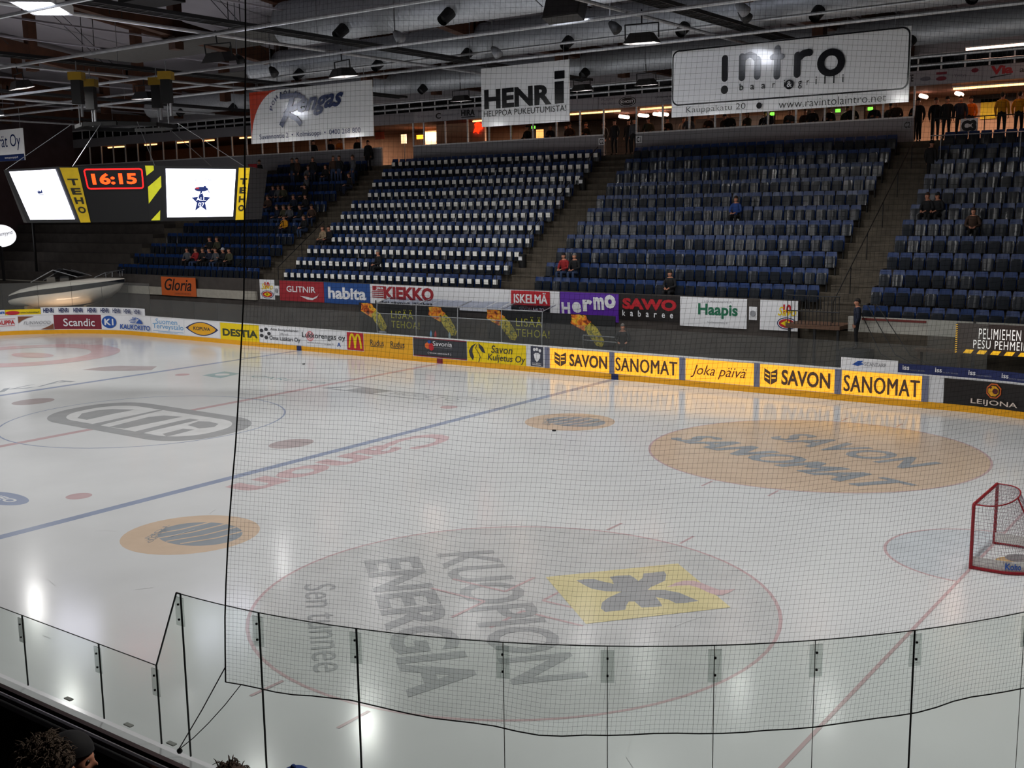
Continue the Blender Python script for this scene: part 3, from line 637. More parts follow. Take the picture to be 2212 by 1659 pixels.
s.text('PELIMIEHEN', LW, (.23, .52, .64, .86), 0, 0, 1.16); s.text('PESU PEHMEIN', LW, (.18, .2, .72, .48), 0, 0, 1.16)
for i in range(7): s.poly([(.08+.135*i,.02),(.16+.135*i,.02),(.19+.135*i,.15),(.11+.135*i,.15)], LY)
for i in range(14): s.poly([(.0,.02+.07*i),(.02,.04+.07*i),(.02,.07+.07*i),(.0,.05+.07*i)], LY)
s.end()
m = MB()
for x in (22.0, 24.0): m.box((x-.04, 15.46, -.03), (x+.04, 15.52, 2.9))
tag(m.build('display_stand', DARK), 'dark posts carrying the display at the right', 'stand')
# entry platform with railing between the blocks
m = MB(); m.box((15.35, 16.2, 2.28), (17.35, 17.54, 2.42)); o = tag(link('platform', None), 'brown platform at the foot of the right hand aisle', 'platform'); m.build('deck', mat('brown deck', '5a4030', .7), o)
m = MB()
for x in (15.45, 16.4, 17.25): m.box((x-.04, 16.3, -.03), (x+.04, 16.38, 2.28))
m.build('post', DARK, o)
m = MB()
for i in range(15): m.tube([(15.4+.135*i, 16.25, 2.42), (15.4+.135*i, 16.25, 3.45)], .014, 5)
m.tube([(15.38, 16.25, 3.45), (17.32, 16.25, 3.45)], .022, 6); m.tube([(15.38, 16.25, 2.9), (17.32, 16.25, 2.9)], .02, 6)
tag(m.build('railing', DARK), 'dark barred railing on the brown platform', 'railing')
for i in range(3):
    m = MB(); m.tube([(17.7+.35*i, 16.85, 3.2), (18.9+.5*i, 15.9, 1.6), (19.6+.6*i, 15.7, 1.3)], .016, 5); tag(m.build('cable', BLACK), f'slack black cable, {nth(i+1)} from the left, right of the platform', 'cable', 'slack cables at the platform')
m = MB(); m.box((20.0, 15.9, 1.75), (21.6, 16.4, 1.83)); m.box((20.1, 16, -.03), (20.2, 16.3, 1.75)); m.box((21.4, 16, -.03), (21.5, 16.3, 1.75)); tag(m.build('table', mat('dark table', '4a3a2c', .5)), 'dark table beside the lit display', 'table')

# far side glass ---------------------------------------------------------------------
prev = None
us = [-33.6+1.87*i for i in range(33)]
for i, u in enumerate(us[:-1]):
    z1 = 2.05 if -21.3 < u < 20 else 2.9
    a0, a1 = u+.015, us[i+1]-.015; n = 5 if u < -21.5 else 1
    m = MB(); A = [board_pt(a0+(a1-a0)*k/n, 0, -.06) for k in range(n+1)]
    m.v = [(p.x, p.y, z) for z in (1.12, z1) for p in A]; m.f = [(k, k+1, n+2+k, n+1+k) for k in range(n)]; m.mi = [0]*n
    if u > 21: continue
    o = m.build('glass_pane', GLF); tag(o, 'clear safety glass pane standing on the far boards', 'glass pane', 'far side safety glass')
    e = MB(); e.bar(A[-1]+Vector((.015, 0, 1.12)), A[-1]+Vector((.015, 0, z1)), .014); e.build('joint_strip', GLF if 0 else mat('pale joint', '4a4c4c', .5), o)

# sign wall on the fascia
def fas(x0, x1): return facemap(x0, x1, ZF0+.02, ZF1-.02, YP-.015)
def fsign(x0, x1, label, m=None): return Sign('fascia_sign', label, 'sign', fas(x0, x1), m or cm('pale print', 'a09ea4'), 'signs on the pale fascia', .01)
pF = cm('faded ink', '6c6a74')
s = fsign(-12.0, -5.6, 'fascia sign with black boxed word, right of the wheel banner'); s.text('Ky Kone Matti', pF, (.05, .4, .22, .6)); s.text('C', pK, (.26, .2, .32, .75), .03); s.text('Kuntokeskus 24', pF, (.33, .45, .53, .62)); s.rect(.55, .12, .7, .2, pK); s.text('HIRA', pK, (.55, .28, .7, .85), .04); s.text('kiinteistöhuolto', pF, (.74, .5, .95, .75)); s.end()
s = fsign(-5.5, .4, 'fascia sign mostly hidden by the tall word banner'); s.text('LÄMPÖTEKNIIKKA', pF, (.05, .4, .45, .7)); s.text('LS', pK, (.55, .3, .63, .8), .02); s.end()
s = fsign(.5, 6.4, 'fascia sign with black oval between two hanging banners'); s.text('PUIJO', pF, (.02, .6, .14, .85)); s.text('PALVELU', pF, (.02, .3, .16, .5)); s.ell(.28, .45, .085, .42, pK); s.ring(.28, .45, .075, .36, .006, pW, ty=.03); s.text('KHOST', pW, (.22, .33, .34, .57), .03); s.text('LVI-Voimia Urheilussa Oy', pK, (.55, .5, .83, .68), .008); s.text('040 737 0186', pF, (.62, .22, .76, .38)); s.rect(.87, .2, .97, .9, TEAL); s.text('AT', pW, (.885, .35, .955, .8), .04); s.end()
s = fsign(15.3, 18.9, 'fascia sign with small red and grey marks above the lit entrance', cm('pale print', 'b0aeb2')); s.text('TE', pK, (.17, .3, .24, .8), .02); s.ell(.12, .5, .03, .2, pR); s.ell(.38, .42, .06, .16, pF); s.rect(.5, .65, .62, .82, pM); s.ell(.56, .35, .06, .15, pM); s.text('Yritys', pF, (.7, .3, .84, .6)); s.ell(.93, .75, .04, .15, pM); s.end()
s = fsign(18.95, 24, 'fascia sign with bold red word at the right edge', cm('pale print', 'b0aeb2')); s.text('Via', pR, (.06, .35, .23, .95), .05); s.poly([(.06,.2),(.22,.34),(.22,.28),(.06,.12)], pK); s.text('aitiot', pK, (.28, .38, .46, .72), .01); s.end()
for x, lb, z in ((2.78, 'C1', 9.85), (.6, 'C2', 9.85), (15.95, 'C2', 9.85)):
    s = Sign('aisle_sign', f'small pale sign on the parapet {"right" if x > 2 and x < 9 else "left" if x < 2 else "by the right hand entrance"}'+(' of the dark doorway' if x < 9 else ''), 'sign', facemap(x-.14, x+.22, z-.05, z+.3, YP-.03), pGr if x > 9 else pW, None, .01); s.text(lb, pK, (.15, .15, .85, .85), .02); s.end()
s = Sign('aisle_sign', 'white sign with large black characters on the railing at the lit entrance', 'sign', facemap(18.27, 18.95, 9.5, 10.08, 27.2), pW, None, .03); s.text('C3', pK, (.06, .12, .94, .88), .08); s.end()
s = Sign('aisle_sign', 'pale sign with black characters on the parapet at the left doorway', 'sign', facemap(-16.0, -15.1, 9.55, 10.2, YP-.03), PANEL, None, .01); s.text('D3', pK, (.1, .1, .9, .9), .05); s.end()

# hanging banners --------------------------------------------------------------------
YS = 10.0
GLOSSW = mat('glossy white sheet', 'f2f3f5', .1, var=.02); GB = lambda n, c: mat('glossy '+n, c, .16, var=.02)
gK = GB('black', '15161a'); gN = GB('navy', '22305c'); gR = GB('red', 'c04028')
def hang(x0, x1, z0, z1, label):
    s = Sign('hanging_banner', label, 'banner', facemap(x0, x1, z0, z1, YS), GLOSSW, 'banners hung above the ice', .05)
    m = MB()
    for t in (.06, .94): m.tube([(x0+(x1-x0)*t, YS+.02, z1-.02), (x0+(x1-x0)*t, YS+.02, 12.05)], .012, 5)
    m.build('hanger', STEEL, s.o); return s
s = hang(13.95, 21.25, 9.42, 11.44, 'largest white hanging banner with rounded black lettering in a frame')
def rrect(x0, y0, x1, y1, rx, ry, n=8):
    p = []
    for cx, cy, a0 in ((x1-rx,y1-ry,0), (x0+rx,y1-ry,90), (x0+rx,y0+ry,180), (x1-rx,y0+ry,270)):
        for k in range(n+1): a = math.radians(a0+90*k/n); p.append((cx+rx*math.cos(a), cy+ry*math.sin(a)))
    return p
s.poly(rrect(.002, .17, .998, .998, .03, .105), gK); s.poly(rrect(.008, .192, .992, .976, .026, .09), GLOSSW)
cap = lambda x, y0, y1, w_=.028: s.poly(rrect(x-w_/2, y0, x+w_/2, y1, w_/2, w_*1.8), gK)
cap(.246, .47, .86); s.ell(.246, .355, .0165, .062, gK); cap(.323, .46, .86); cap(.39, .46, .8); s.line([(.323,.76),(.34,.81),(.357,.83),(.375,.8),(.39,.74)], .024, gK, asp=.28)
cap(.475, .44, .92); s.poly(rrect(.443, .72, .507, .8, .014, .038), gK); cap(.56, .44, .8); s.line([(.56,.7),(.585,.77),(.61,.78)], .028, gK, asp=.28); s.ell(.61, .775, .014, .05, gK)
s.ring(.698, .61, .056, .19, .029, gK, ty=.092)
for i, ch in enumerate('baari'): s.text(ch, gK, (.315+.048*i, .325, .315+.048*i+(.017 if ch not in 'ri' else .01 if ch == 'r' else .005), .325+(.1 if ch == 'b' else .068 if ch != 'i' else .1)), .01)
s.ell(.53, .355, .019, .068, gK); s.text('&', GLOSSW, (.52, .32, .541, .4), .01)
for i, ch in enumerate('grilli'): s.text(ch, gK, (.567+.036*i, .325-(.04 if ch == 'g' else 0), .567+.036*i+(.016 if ch == 'g' else .009 if ch == 'r' else .005), .325+(.068 if ch in 'gr' else .11)), .01)
s.text('Kauppakatu 20', gK, (.075, .025, .345, .14), -.01); s.ell(.405, .085, .012, .045, gK); s.text('www.ravintolaintro.net', gK, (.49, .025, .92, .135), -.01); s.end()
s = hang(6.44, 10.12, 9.52, 11.52, 'squarer white hanging banner with one heavy black word')
s.text('HENR', gK, (.035, .3, .81, .63), .045); s.rect(.845, .3, .945, .66, gK); s.rect(.845, .7, .955, .83, gK); s.text('HELPPOA PUKEUTUMISTA!', gK, (.03, .17, .97, .27), .0); s.end()
s = hang(-5.7, 1.22, 9.47, 11.55, 'white hanging banner with red corner and blue script')
n_ = 14; arc = [(.0+.26*math.cos(math.pi/2+math.pi/2*k/n_)+.265, .98*math.sin(math.pi/2+math.pi/2*k/n_)) for k in range(n_+1)]
s.poly([(0, 1), (0, .0)][:1]+[(.265, 1)]+[(x, min(y+.02, 1)) for x, y in arc], gR)
for i, ch in enumerate('POHJOLAN'):
    t = math.radians(165-16.5*i); cx, cy = .34+.155*math.cos(t), .57+.36*math.sin(t); rr = t-math.pi/2; cw, chh = .028, .085
    ux, uy = math.cos(rr)*cw, math.sin(rr)*cw*3.3; vx, vy = -math.sin(rr)*chh/3.3, math.cos(rr)*chh
    s.text(ch, gN, [(cx-ux/2-vx/2, cy-uy/2-vy/2), (cx+ux/2-vx/2, cy+uy/2-vy/2), (cx-ux/2+vx/2, cy-uy/2+vy/2)], .02)
s.line([(.27,.86),(.42,.86),(.47,.8),(.44,.68),(.36,.6),(.3,.56),(.4,.42),(.44,.3)], .03, gN, asp=.3); s.line([(.38,.85),(.34,.6),(.27,.3)], .035, gN, asp=.3)
s.text('engas', gN, [(.4, .42), (.76, .48), (.43, .78)], .03, .25); s.text('Suvannontie 2  •  Kolmisoppi  •  0400 268 800', gN, [(.08, .045), (.91, .045), (.08, .17)], .005); s.end()
s = hang(-26.6, -22.93, 9.43, 11.02, 'white hanging banner with blue foot, cut off by the left edge'); s.rect(0, 0, 1, .2, gN); s.text('Pyörät Oy', gN, (.05, .32, .93, .84), .0); s.text('www.pyorapojat.fi', GLOSSW, (.5, .06, .84, .14)); s.end()
m = MB(); m.ball((-38.3, 16.95, 5.35), (1.9, .12, .72), 24); o = tag(m.build('oval_sign', mat('lit oval', 'f0f0f4', .4, emit=1.1), smooth=True), 'glowing white oval sign cut off by the left edge', 'sign')
k = Marks(lambda u, v, off: Vector((-40+3.6*u, 16.78, 4.7+1.3*v))); k.text('Venemyynti', pN, [(.35, .38), (.98, .55), (.35, .62)], .0, .2); k.finish(o)
m = MB(); m.box((-38.4, 16.9, 0), (-38.2, 17.0, 4.7)); m.build('post', DARK, o)

# ======================================================================= seats
SB = MB()   # backrest, front faces -y, origin on the tread below the seat
def slab(mb, w0, w1, z0, z1, y0, y1, t, n=6, bow=.02):
    rings = []
    for k in range(5):
        f = k/4; z = z0+(z1-z0)*f; w_ = (w0+(w1-w0)*f)/2; y = y0+(y1-y0)*f
        if k == 4: w_ -= .03
        rings.append([(-w_+2*w_*i/n, y+bow*(1-(2*i/n-1)**2), z) for i in range(n+1)]+[(w_-2*w_*i/n, y+t+bow*(1-(2*i/n-1)**2), z) for i in range(n+1)])
    return mb.loft(rings)
slab(SB, .42, .45, .34, .90, .03, .11, .03)
ME_BACK = SB.mesh('backrest', SEATB)
SPn = MB(); slab(SPn, .34, .40, .30, .73, -.05, -.01, .045, bow=-.015)
ME_PAN = SPn.mesh('folded_seat', SEATG)
LG = MB(); LG.box((-.2, .02, .0), (-.16, .12, .4)); LG.box((.16, .02, .0), (.2, .12, .4)); LG.box((-.2, .0, .28), (.2, .05, .31))
ME_LEG = LG.mesh('seat_bracket', DARK)
CD = MB(); CD.box((-.125, -.082, .50), (.125, -.074, .715)); CD.box((-.125, -.082, .712), (.125, -.02, .718)); ME_CARD = CD.mesh('seat_card', CARD)
for me in (ME_BACK, ME_PAN): me.polygons.foreach_set('use_smooth', [False]*len(me.polygons))
spots = []
BLK = [('D', -12.91, .787, 29, 1, 11, 'the block with white cards'), ('C', 3.115, 15.57, 28, 1, 11, 'the block above the purple banner'), ('R', 17.94, 27.5, 21, 0, 11, 'the rightmost block'), ('L', -28.0, -15.4, 27, 1, 11, 'the block left of the white cards')]
for key, x0, x1, n, r0, r1, nm in BLK:
    for r in range(r0, r1+1):
        for i in range(n):
            x = x0+(x1-x0)*i/(n-1)
            if key == 'D' and (r == 4 and i < 2 or r == 8 and i < 1): continue
            if key == 'L' and (x < -27.6+.45*(r-1)): continue
            p = Vector((x, RY(r), RZ(r)))
            d = p-CP; dz = d.dot(CF); px = 1106+FPX*d.dot(CR)/dz
            if px > 2250 or px < -20: continue
            spots.append((dz, key, r, i, p, nm))
spots.sort(key=lambda s: s[0])
def seat(p, rz, tilt, label, group):
    o = thing('folding_seat', label, 'seat', p, rz, group); o.rotation_euler = (tilt, 0, rz)
    for nm, me in (('backrest', ME_BACK), ('folded_seat', ME_PAN), ('seat_bracket', ME_LEG)): link(nm, me, o)
    return o
rest = MB(); NI = 0
TAKEN = set()
def rows_up(r, key): return nth(r+1 if key == 'R' else r)
for dz, key, r, i, p, nm in spots:
    rz = random.uniform(-.04, .04); tl = random.uniform(-.05, .05)
    if NI < 300:
        NI += 1
        seat(p, rz, tl, f'folding seat, {rows_up(r, key)} row up, {nth(i+1)} from left, {nm}', 'folding seats of '+nm)
    else:
        M = Matrix.Translation(p) @ Matrix.Rotation(rz, 4, 'Z') @ Matrix.Rotation(tl, 4, 'X')
        for j, me in enumerate((ME_BACK, ME_PAN)):
            rest.m = j; rest.add([M @ v.co for v in me.vertices], [tuple(q.vertices) for q in me.polygons])
    if key == 'D' and not (r == 2 and i == 11):
        c = link('seat_card', ME_CARD); c.matrix_world = Matrix.Translation(p) @ Matrix.Rotation(rz, 4, 'Z') @ Matrix.Rotation(tl, 4, 'X')
        if True: tag(c, f'white card hung on a seat, {nth(r)} row up, {nth(i+1)} from the left', 'card', 'white cards on the seats')
o = rest.build('folding_seats', [SEATB, SEATG]); tag(o, 'the remaining dark folding seats higher and farther left in the stand', 'seats', None, 'stuff')

# hand rails in the aisles
def aisle_rail(x, rows, label):
    o = thing('handrail', label, 'handrail', group='black handrails in the aisles')
    pts = [(x, RY(r)-.2, RZ(r)+1.0) for r in rows]
    m = MB(); m.tube(pts, .022, 6); m.build('rail', BLACK, o)
    for p, r in zip(pts, rows):
        m = MB(); m.tube([(p[0], p[1], RZ(r)-.02), p], .02, 6); m.build('post', BLACK, o)
aisle_rail(-13.35, (1, 3, 5), 'black handrail on the right of the aisle left of the white cards')
aisle_rail(.98, (1, 2), 'lowest handrail right of the block with white cards'); aisle_rail(.98, (4, 5), 'second handrail up, right of the block with white cards')
aisle_rail(.98, (7, 8), 'third handrail up, right of the block with white cards'); aisle_rail(.98, (10, 11), 'topmost handrail right of the block with white cards')
aisle_rail(16.75, (0, 2, 4, 6, 8, 10), 'long black handrail down the middle of the right hand aisle')
aisle_rail(-16.6, (1, 3, 5), 'black handrail on the left of the aisle left of the white cards')
for i, r in enumerate((3, 9)):
    p = Vector((1.12, RY(r)-.1, RZ(r)+.0)); m = MB(); m.tube([p, p+Vector((0, 0, .62))], [.17, .19], 14); o = m.build('litter_bin', BLACK); tag(o, f'black litter bin on the aisle edge, {"lower" if i == 0 else "upper"} of the two', 'bin')
    m = MB(); m.box((p.x-.1, p.y-.2, p.z+.35), (p.x+.1, p.y-.185, p.z+.52)); m.build('sticker', pW, o)
# railing at the lit entrance
m = MB(); m.tube([(17.2, 27.25, 10.15), (25, 27.25, 10.15)], .025, 6)
for x in (17.2, 19.2, 21.2, 23.2): m.tube([(x, 27.25, RZ(11)+.3), (x, 27.25, 10.15)], .02, 6)
tag(m.build('railing', DARK), 'dark railing across the lit entrance at the right', 'railing')
m = MB(); m.tube([(17.6, 25.4, 9.35), (27, 25.4, 9.35)], .02, 6)
for x in (18, 21, 24, 27): m.tube([(x, 25.4, RZ(9)), (x, 25.4, 9.35)], .02, 6)
tag(m.build('railing', GALV), 'thin pale rail above the rightmost block', 'railing')

# ================================================================= scoreboard
T = [(-3.95,-1.95), (-.78,-1.95), (-.5,-1.5), (1.15,-.25), (1.42,.12), (2.12,2.62), (2.28,2.95), (.6,5.2), (-2.2,5.4), (-5.6,3.6), (-6.0,-.6)]
B = [(-3.5,-1.55), (-.48,-1.55), (-.3,-1.32), (1.15,-.22), (1.35,.12), (1.98,2.48), (2.1,2.75), (.5,4.9), (-2.2,5.0), (-5.2,3.2), (-5.5,-.5)]
ZT, ZB = 8.13, 6.42
SBK = mat('scoreboard case', '090a0d', .5)
m = MB(); m.loft([[(x, y, ZB) for x, y in B], [(x, y, ZT) for x, y in T]]); sb = m.build('scoreboard', SBK)
tag(sb, 'black many sided video cube with red clock hung above centre ice', 'scoreboard')
def face(i, u0, u1, v0, v1, off=.02):
    a, b = Vector((*B[i], ZB)), Vector((*B[i+1], ZB)); c, d = Vector((*T[i+1], ZT)), Vector((*T[i], ZT)); g = quadmap(a, b, c, d)
    return quadmap(g(u0,v0,off), g(u1,v0,off), g(u1,v1,off), g(u0,v1,off))
SCRN = mat('lit screen', 'f4f4ff', .3, var=.0, emit=3.2, ecol='e8e8ff'); SINK = mat('screen ink', '20306c', .4, emit=.15); SGR = mat('screen grey', '9aa0b8', .4, emit=.6); SRD = mat('screen red', 'a03040', .4, emit=.3)
def part(nm, fm, mt, label=None):
    m = MB(); m.add([fm(0,0,0), fm(1,0,0), fm(1,1,0), fm(0,1,0)], [(0,1,2,3)]); o = m.build(nm, mt, sb)
    if label: o['label'] = label
    return o
f = face(0, .1, .93, .06, .96); o = part('screen', f, SCRN, 'glowing white screen on the left face'); k = Marks(f)
k.poly([(.43,.56),(.42,.6),(.45,.57),(.47,.61),(.5,.57),(.55,.62),(.54,.54),(.44,.53)], SINK); k.rect(.44, .5, .55, .52, SGR); k.finish(o)
f = face(4, .06, .96, .07, .95); o = part('screen', f, SCRN, 'glowing white screen on the right face'); k = Marks(f)
st = [(.5+(.15 if i % 2 == 0 else .065)*math.sin(i*math.pi/5), .33+(.25 if i % 2 == 0 else .11)*math.cos(i*math.pi/5)) for i in range(10)]
k.poly(st, SINK); k.text('ALL', SCRN, (.43, .34, .57, .41), 0); k.text('07', SCRN, (.46, .22, .55, .3), 0); k.text('ALL STAR', SGR, (.4, .74, .66, .8), .02); k.ell(.5, .58, .1, .05, SINK); k.ell(.44, .6, .03, .02, SRD); k.ell(.55, .62, .02, .03, SINK); k.line([(.58,.6),(.62,.5)], .012, SINK); k.finish(o)
f = face(2, .07, .97, .57, .97); SRED = mat('red led', 'ff2010', .4, emit=2.6, ecol='ff1418'); SORG = mat('orange led', 'ff5010', .4, emit=3.0, ecol='ff3c10')
o = part('clock', f, SBK, 'black clock panel with red digits'); k = Marks(f)
P_ = rrect(.02, .08, .98, .94, .05, .1)
k.off = .004; k.line(P_+[P_[0]], .022, SRED, asp=.36, name='frame'); k.text('16:15', SORG, (.12, .26, .88, .76), .035, name='digits'); k.finish(o)
TY = mat('scoreboard yellow', 'c8a818', .4, emit=.12); TK = cm('scoreboard ink', '2c2a20')
for i, lb in ((1, 'left'), (5, 'right')):
    f = face(i, 0, 1, .0, .98); o = part('side_strip', f, TY, f'yellow strip with dark capitals at the {lb}'); k = Marks(f)
    for j, ch in enumerate('TEHO'): k.text(ch, TK, (.2, .68-.17*j, .85, .8-.17*j), .04)
    k.finish(o)
f = face(3, 0, 1, 0, 1); o = part('side_strip', f, SBK, 'black strip with yellow slanted bars'); k = Marks(f); YG = mat('yellow green', 'c4c428', .4, emit=.25)
k.poly([(.05,.82),(.55,.92),(.55,1),(.0,1)], YG); k.poly([(.1,.48),(1,.72),(1,.98) if 0 else (1,.82),(.08,.62)], YG); k.poly([(.05,.32),(1,.62),(1,.82),(.08,.58)], YG); k.poly([(.15,.02),(.8,.02),(.85,.2),(.15,.03)], YG); k.finish(o)
m = MB()
for x, y in ((-3.9,-1.9), (-.6,-1.6), (1.3,0), (2.2,2.8), (-2.2,5.3)):
    m.tube([(x, y, ZT), (-2.0+(x+2)*.45, 1.4+(y-1.4)*.45, 9.6)], .012, 5)
m.build('suspension_cable', STEEL, sb)
m = MB()
for a in range(8):
    p = [(-2.0+1.6*math.cos(t*math.pi/4), 1.4+1.6*math.sin(t*math.pi/4), 9.55) for t in (a, a+1)]; m.bar(p[0], p[1], .12, .12)
m.build('ring_frame', BLACK, sb)
HOY = mat('hoist yellow', 'a88418', .5)
for i, (x, y) in enumerate(((-3.6,1.2), (-1.6,2.4), (.0,1.6), (-2.2,-.2))):
    o = thing('chain_hoist', f'black chain hoist with yellow cap, {("leftmost","second from the left","rightmost","front one")[i]} over the video cube', 'hoist', (x, y, 10.2), .6, 'chain hoists over the video cube')
    q = MB(); q.box((-.15,-.15,.0), (.15,.15,.75)); q.build('body', BLACK, o); q = MB(); q.box((-.22,-.18,.75), (.22,.18,1.0)); q.build('cap', HOY, o)
    q = MB(); q.tube([(0,0,-.65), (0,0,0)], .02, 6); q.tube([(0,0,1.0), (0,0,1.35)], .02, 6); q.tube([(.1,0,-.4), (.1,0,0)], .05, 6); q.build('chain', STEEL, o)

# ====================================================================== ceiling
DUCT = mat('spiral duct', 'a8acb2', .42, metal=.4, var=.12, scale=8)
def duct(y, z, r, x0, x1, label):
    m = MB(); x = x0; pts = []; R = []
    while x < x1: pts += [(x, y, z), (x+.10, y, z), (x+.13, y, z), (x+.16, y, z)]; R += [r, r, r*1.012, r]; x += .19
    m.tube(pts, R, 24); o = m.build('air_duct', DUCT, smooth=True); tag(o, label, 'duct', 'spiral air ducts under the roof')
    q = MB()
    xx = x0+1.5
    while xx < x1: q.tube([(xx, y, z), (xx, y, z+r+1.5)], .015, 5); xx += 5.2
    q.build('hanger', STEEL, o)
    for i, xx in enumerate([x0+3.2+4.4*j for j in range(int((x1-x0)/4.4)-1)]):
        q = MB(); q.tube([(xx, y-r*.6, z-r*.6), (xx-.05, y-r*1.15, z-r*1.05)], [.2, .17], 14, cap=False); q.tube([(xx, y-r*.6, z-r*.6), (xx-.03, y-r*1.0, z-r*.95)], .14, 12); q.build('nozzle', DARK, o)
duct(5.6, 13.0, .75, 1.5, 34, 'largest silver spiral duct, nearest of the three under the roof')
duct(11.6, 12.75, .62, -7, 34, 'middle silver spiral duct behind the hanging banners')
duct(18.6, 12.55, .5, -24, 36, 'rear silver spiral duct above the dark window row')
m = MB()
for y, z in ((7.6, 13.2), (14.8, 13.0), (22.5, 12.9)): m.box((-12, y-1.6, z), (40, y+1.6, z+.06))
struct('ceiling_soffit', m, mat('soffit', '4c4a48', .8), 'grey soffit between the ducts')
GX = [-25.8, -15.3, -4.9, 5.2, 15.9, 26.4]; GYs = [-11.2, -6.2, -1.1, 3.75, 8.6]; ZG = 11.5
for i, y in enumerate(GYs):
    m = MB(); m.tube([(-34, y, ZG), (34, y, ZG)], .05, 8); tag(m.build('grid_tube', GALV), f'white tube along the hall, {nth(len(GYs)-i)} from the far stand', 'tube', 'white tubes of the ceiling grid')
for y, z in ((20.6, 11.9), (23.6, 11.95)):
    m = MB(); m.tube([(-30, y, z), (30, y, z)], .06, 8); tag(m.build('grid_tube', GALV), f'shiny tube above the bar windows, {"front" if y < 22 else "rear"} one', 'tube')
m = MB(); m.tube([(-30, 10.02, 12.06), (30, 10.02, 12.06)], .045, 8); tag(m.build('grid_tube', GALV), 'tube carrying the hanging banners', 'tube')
for i, x in enumerate(GX):
    m = MB(); m.tube([(x, -14, ZG+.1), (x, 16, ZG+.1)], .05, 8); tag(m.build('grid_tube', GALV), f'white tube across the hall, {nth(i+1)} from the left end', 'tube', 'white tubes of the ceiling grid')
    o = thing('cable_tray', f'dark cable tray across the hall, {nth(i+1)} from the left end', 'cable tray', group='cable trays of the ceiling grid')
    m = MB(); m.box((x+.35, -15, 11.78), (x+.39, 18, 11.88)); m.box((x+.85, -15, 11.78), (x+.89, 18, 11.88))
    y = -14.8
    while y < 18: m.box((x+.36, y, 11.78), (x+.88, y+.04, 11.80)); y += .6
    m.build('tray', GALV if 0 else DARK, o); m = MB()
    for q in range(5): m.tube([(x+.42+.1*q, -15, 11.83), (x+.42+.1*q, 0, 11.82), (x+.42+.1*q, 18, 11.83)], .03, 6)
    m.build('cable', RUBBER, o)
    m = MB()
    for y in (-12, -4.5, 3, 10.5, 17): m.tube([(x+.37, y, 11.8), (x+.37, y, 13.4)], .012, 5)
    m.build('hanger', STEEL, o)
LENS = mat('lamp lens', 'ffffff', .3, var=0, emit=14, ecol='eef2ff')
HOOD = mat('lamp hood', '2c2a2a', .6)
def flood_hood(lit=False):
    m = MB(); A = [(-.62,-.45,-.38), (.62,-.45,-.38), (.62,.45,-.38), (-.62,.45,-.38)]; Bq = [(-.38,-.3,0), (.38,-.3,0), (.38,.3,0), (-.38,.3,0)]
    m.v = A+Bq; m.f = [(4,5,6,7), (0,1,5,4), (1,2,6,5), (2,3,7,6), (3,0,4,7)]; m.mi = [0]*5
    return m.mesh('hood', HOOD)
ME_HOOD = flood_hood()
m = MB(); m.box((-.36,-.28,-.06), (.36,.28,-.03)); ME_LENS = m.mesh('lens', LENS)
m = MB(); m.bar((-.66,0,-.2), (-.66,0,.35), .04); m.bar((.66,0,-.2), (.66,0,.35), .04); m.bar((-.66,0,.33), (.66,0,.33), .05); m.tube([(0,0,.33), (0,0,.85)], .03, 6); ME_BR = m.mesh('bracket', DARK)
NM = ['leftmost', 'second from the left', 'third from the left', 'third from the right', 'second from the right', 'rightmost']
for i, x in enumerate(GX):
    for j, y in enumerate(GYs[:4]):
        if (i, j) in ((3, 1), (4, 2)): continue
        o = thing('floodlight', f'dark hooded floodlight, {NM[i]} in the {nth(4-j)} lamp row from the far stand', 'floodlight', (x+.3, y+.35, ZG-.42), 0, 'hooded floodlights over the ice')
        o.rotation_euler = (math.radians((18, 16, 10, 4)[j]), 0, .2 if (i+j) % 2 else -.25); o.scale = (.68,)*3
        link('hood', ME_HOOD, o); link('lens', ME_LENS, o); link('bracket', ME_BR, o)
        area('lamp_light', (0, 0, -.2), (.95, .68), LAMP_W*(1.1, .95, .92, 1.2)[j]*(.78 if i > 3 else 1), (1, .985, .96), spread=180, parent=o)
for i, px in enumerate((560, 780, 995, 1257, 1396, 1620, 1830)):
    p = at(px, 180, y=14.6); o = thing('floodlight', f'dark hooded floodlight before the bar windows, {nth(i+1)} from the left', 'floodlight', (p.x, 14.6, 11.25), 0, 'floodlights before the bar windows')
    o.rotation_euler = (math.radians(5), 0, .1*(i % 3-1)); o.scale = (.6,)*3
    link('hood', ME_HOOD, o); link('lens', ME_LENS, o); link('bracket', ME_BR, o)
    m = MB(); m.tube([(0, 0, .8), (0, 0, 3.2)], .025, 6); m.build('hanger', STEEL, o)
    area('lamp_light', (0, 0, -.2), (.95, .68), LAMP_W*.5, (1, .985, .96), spread=180, parent=o)
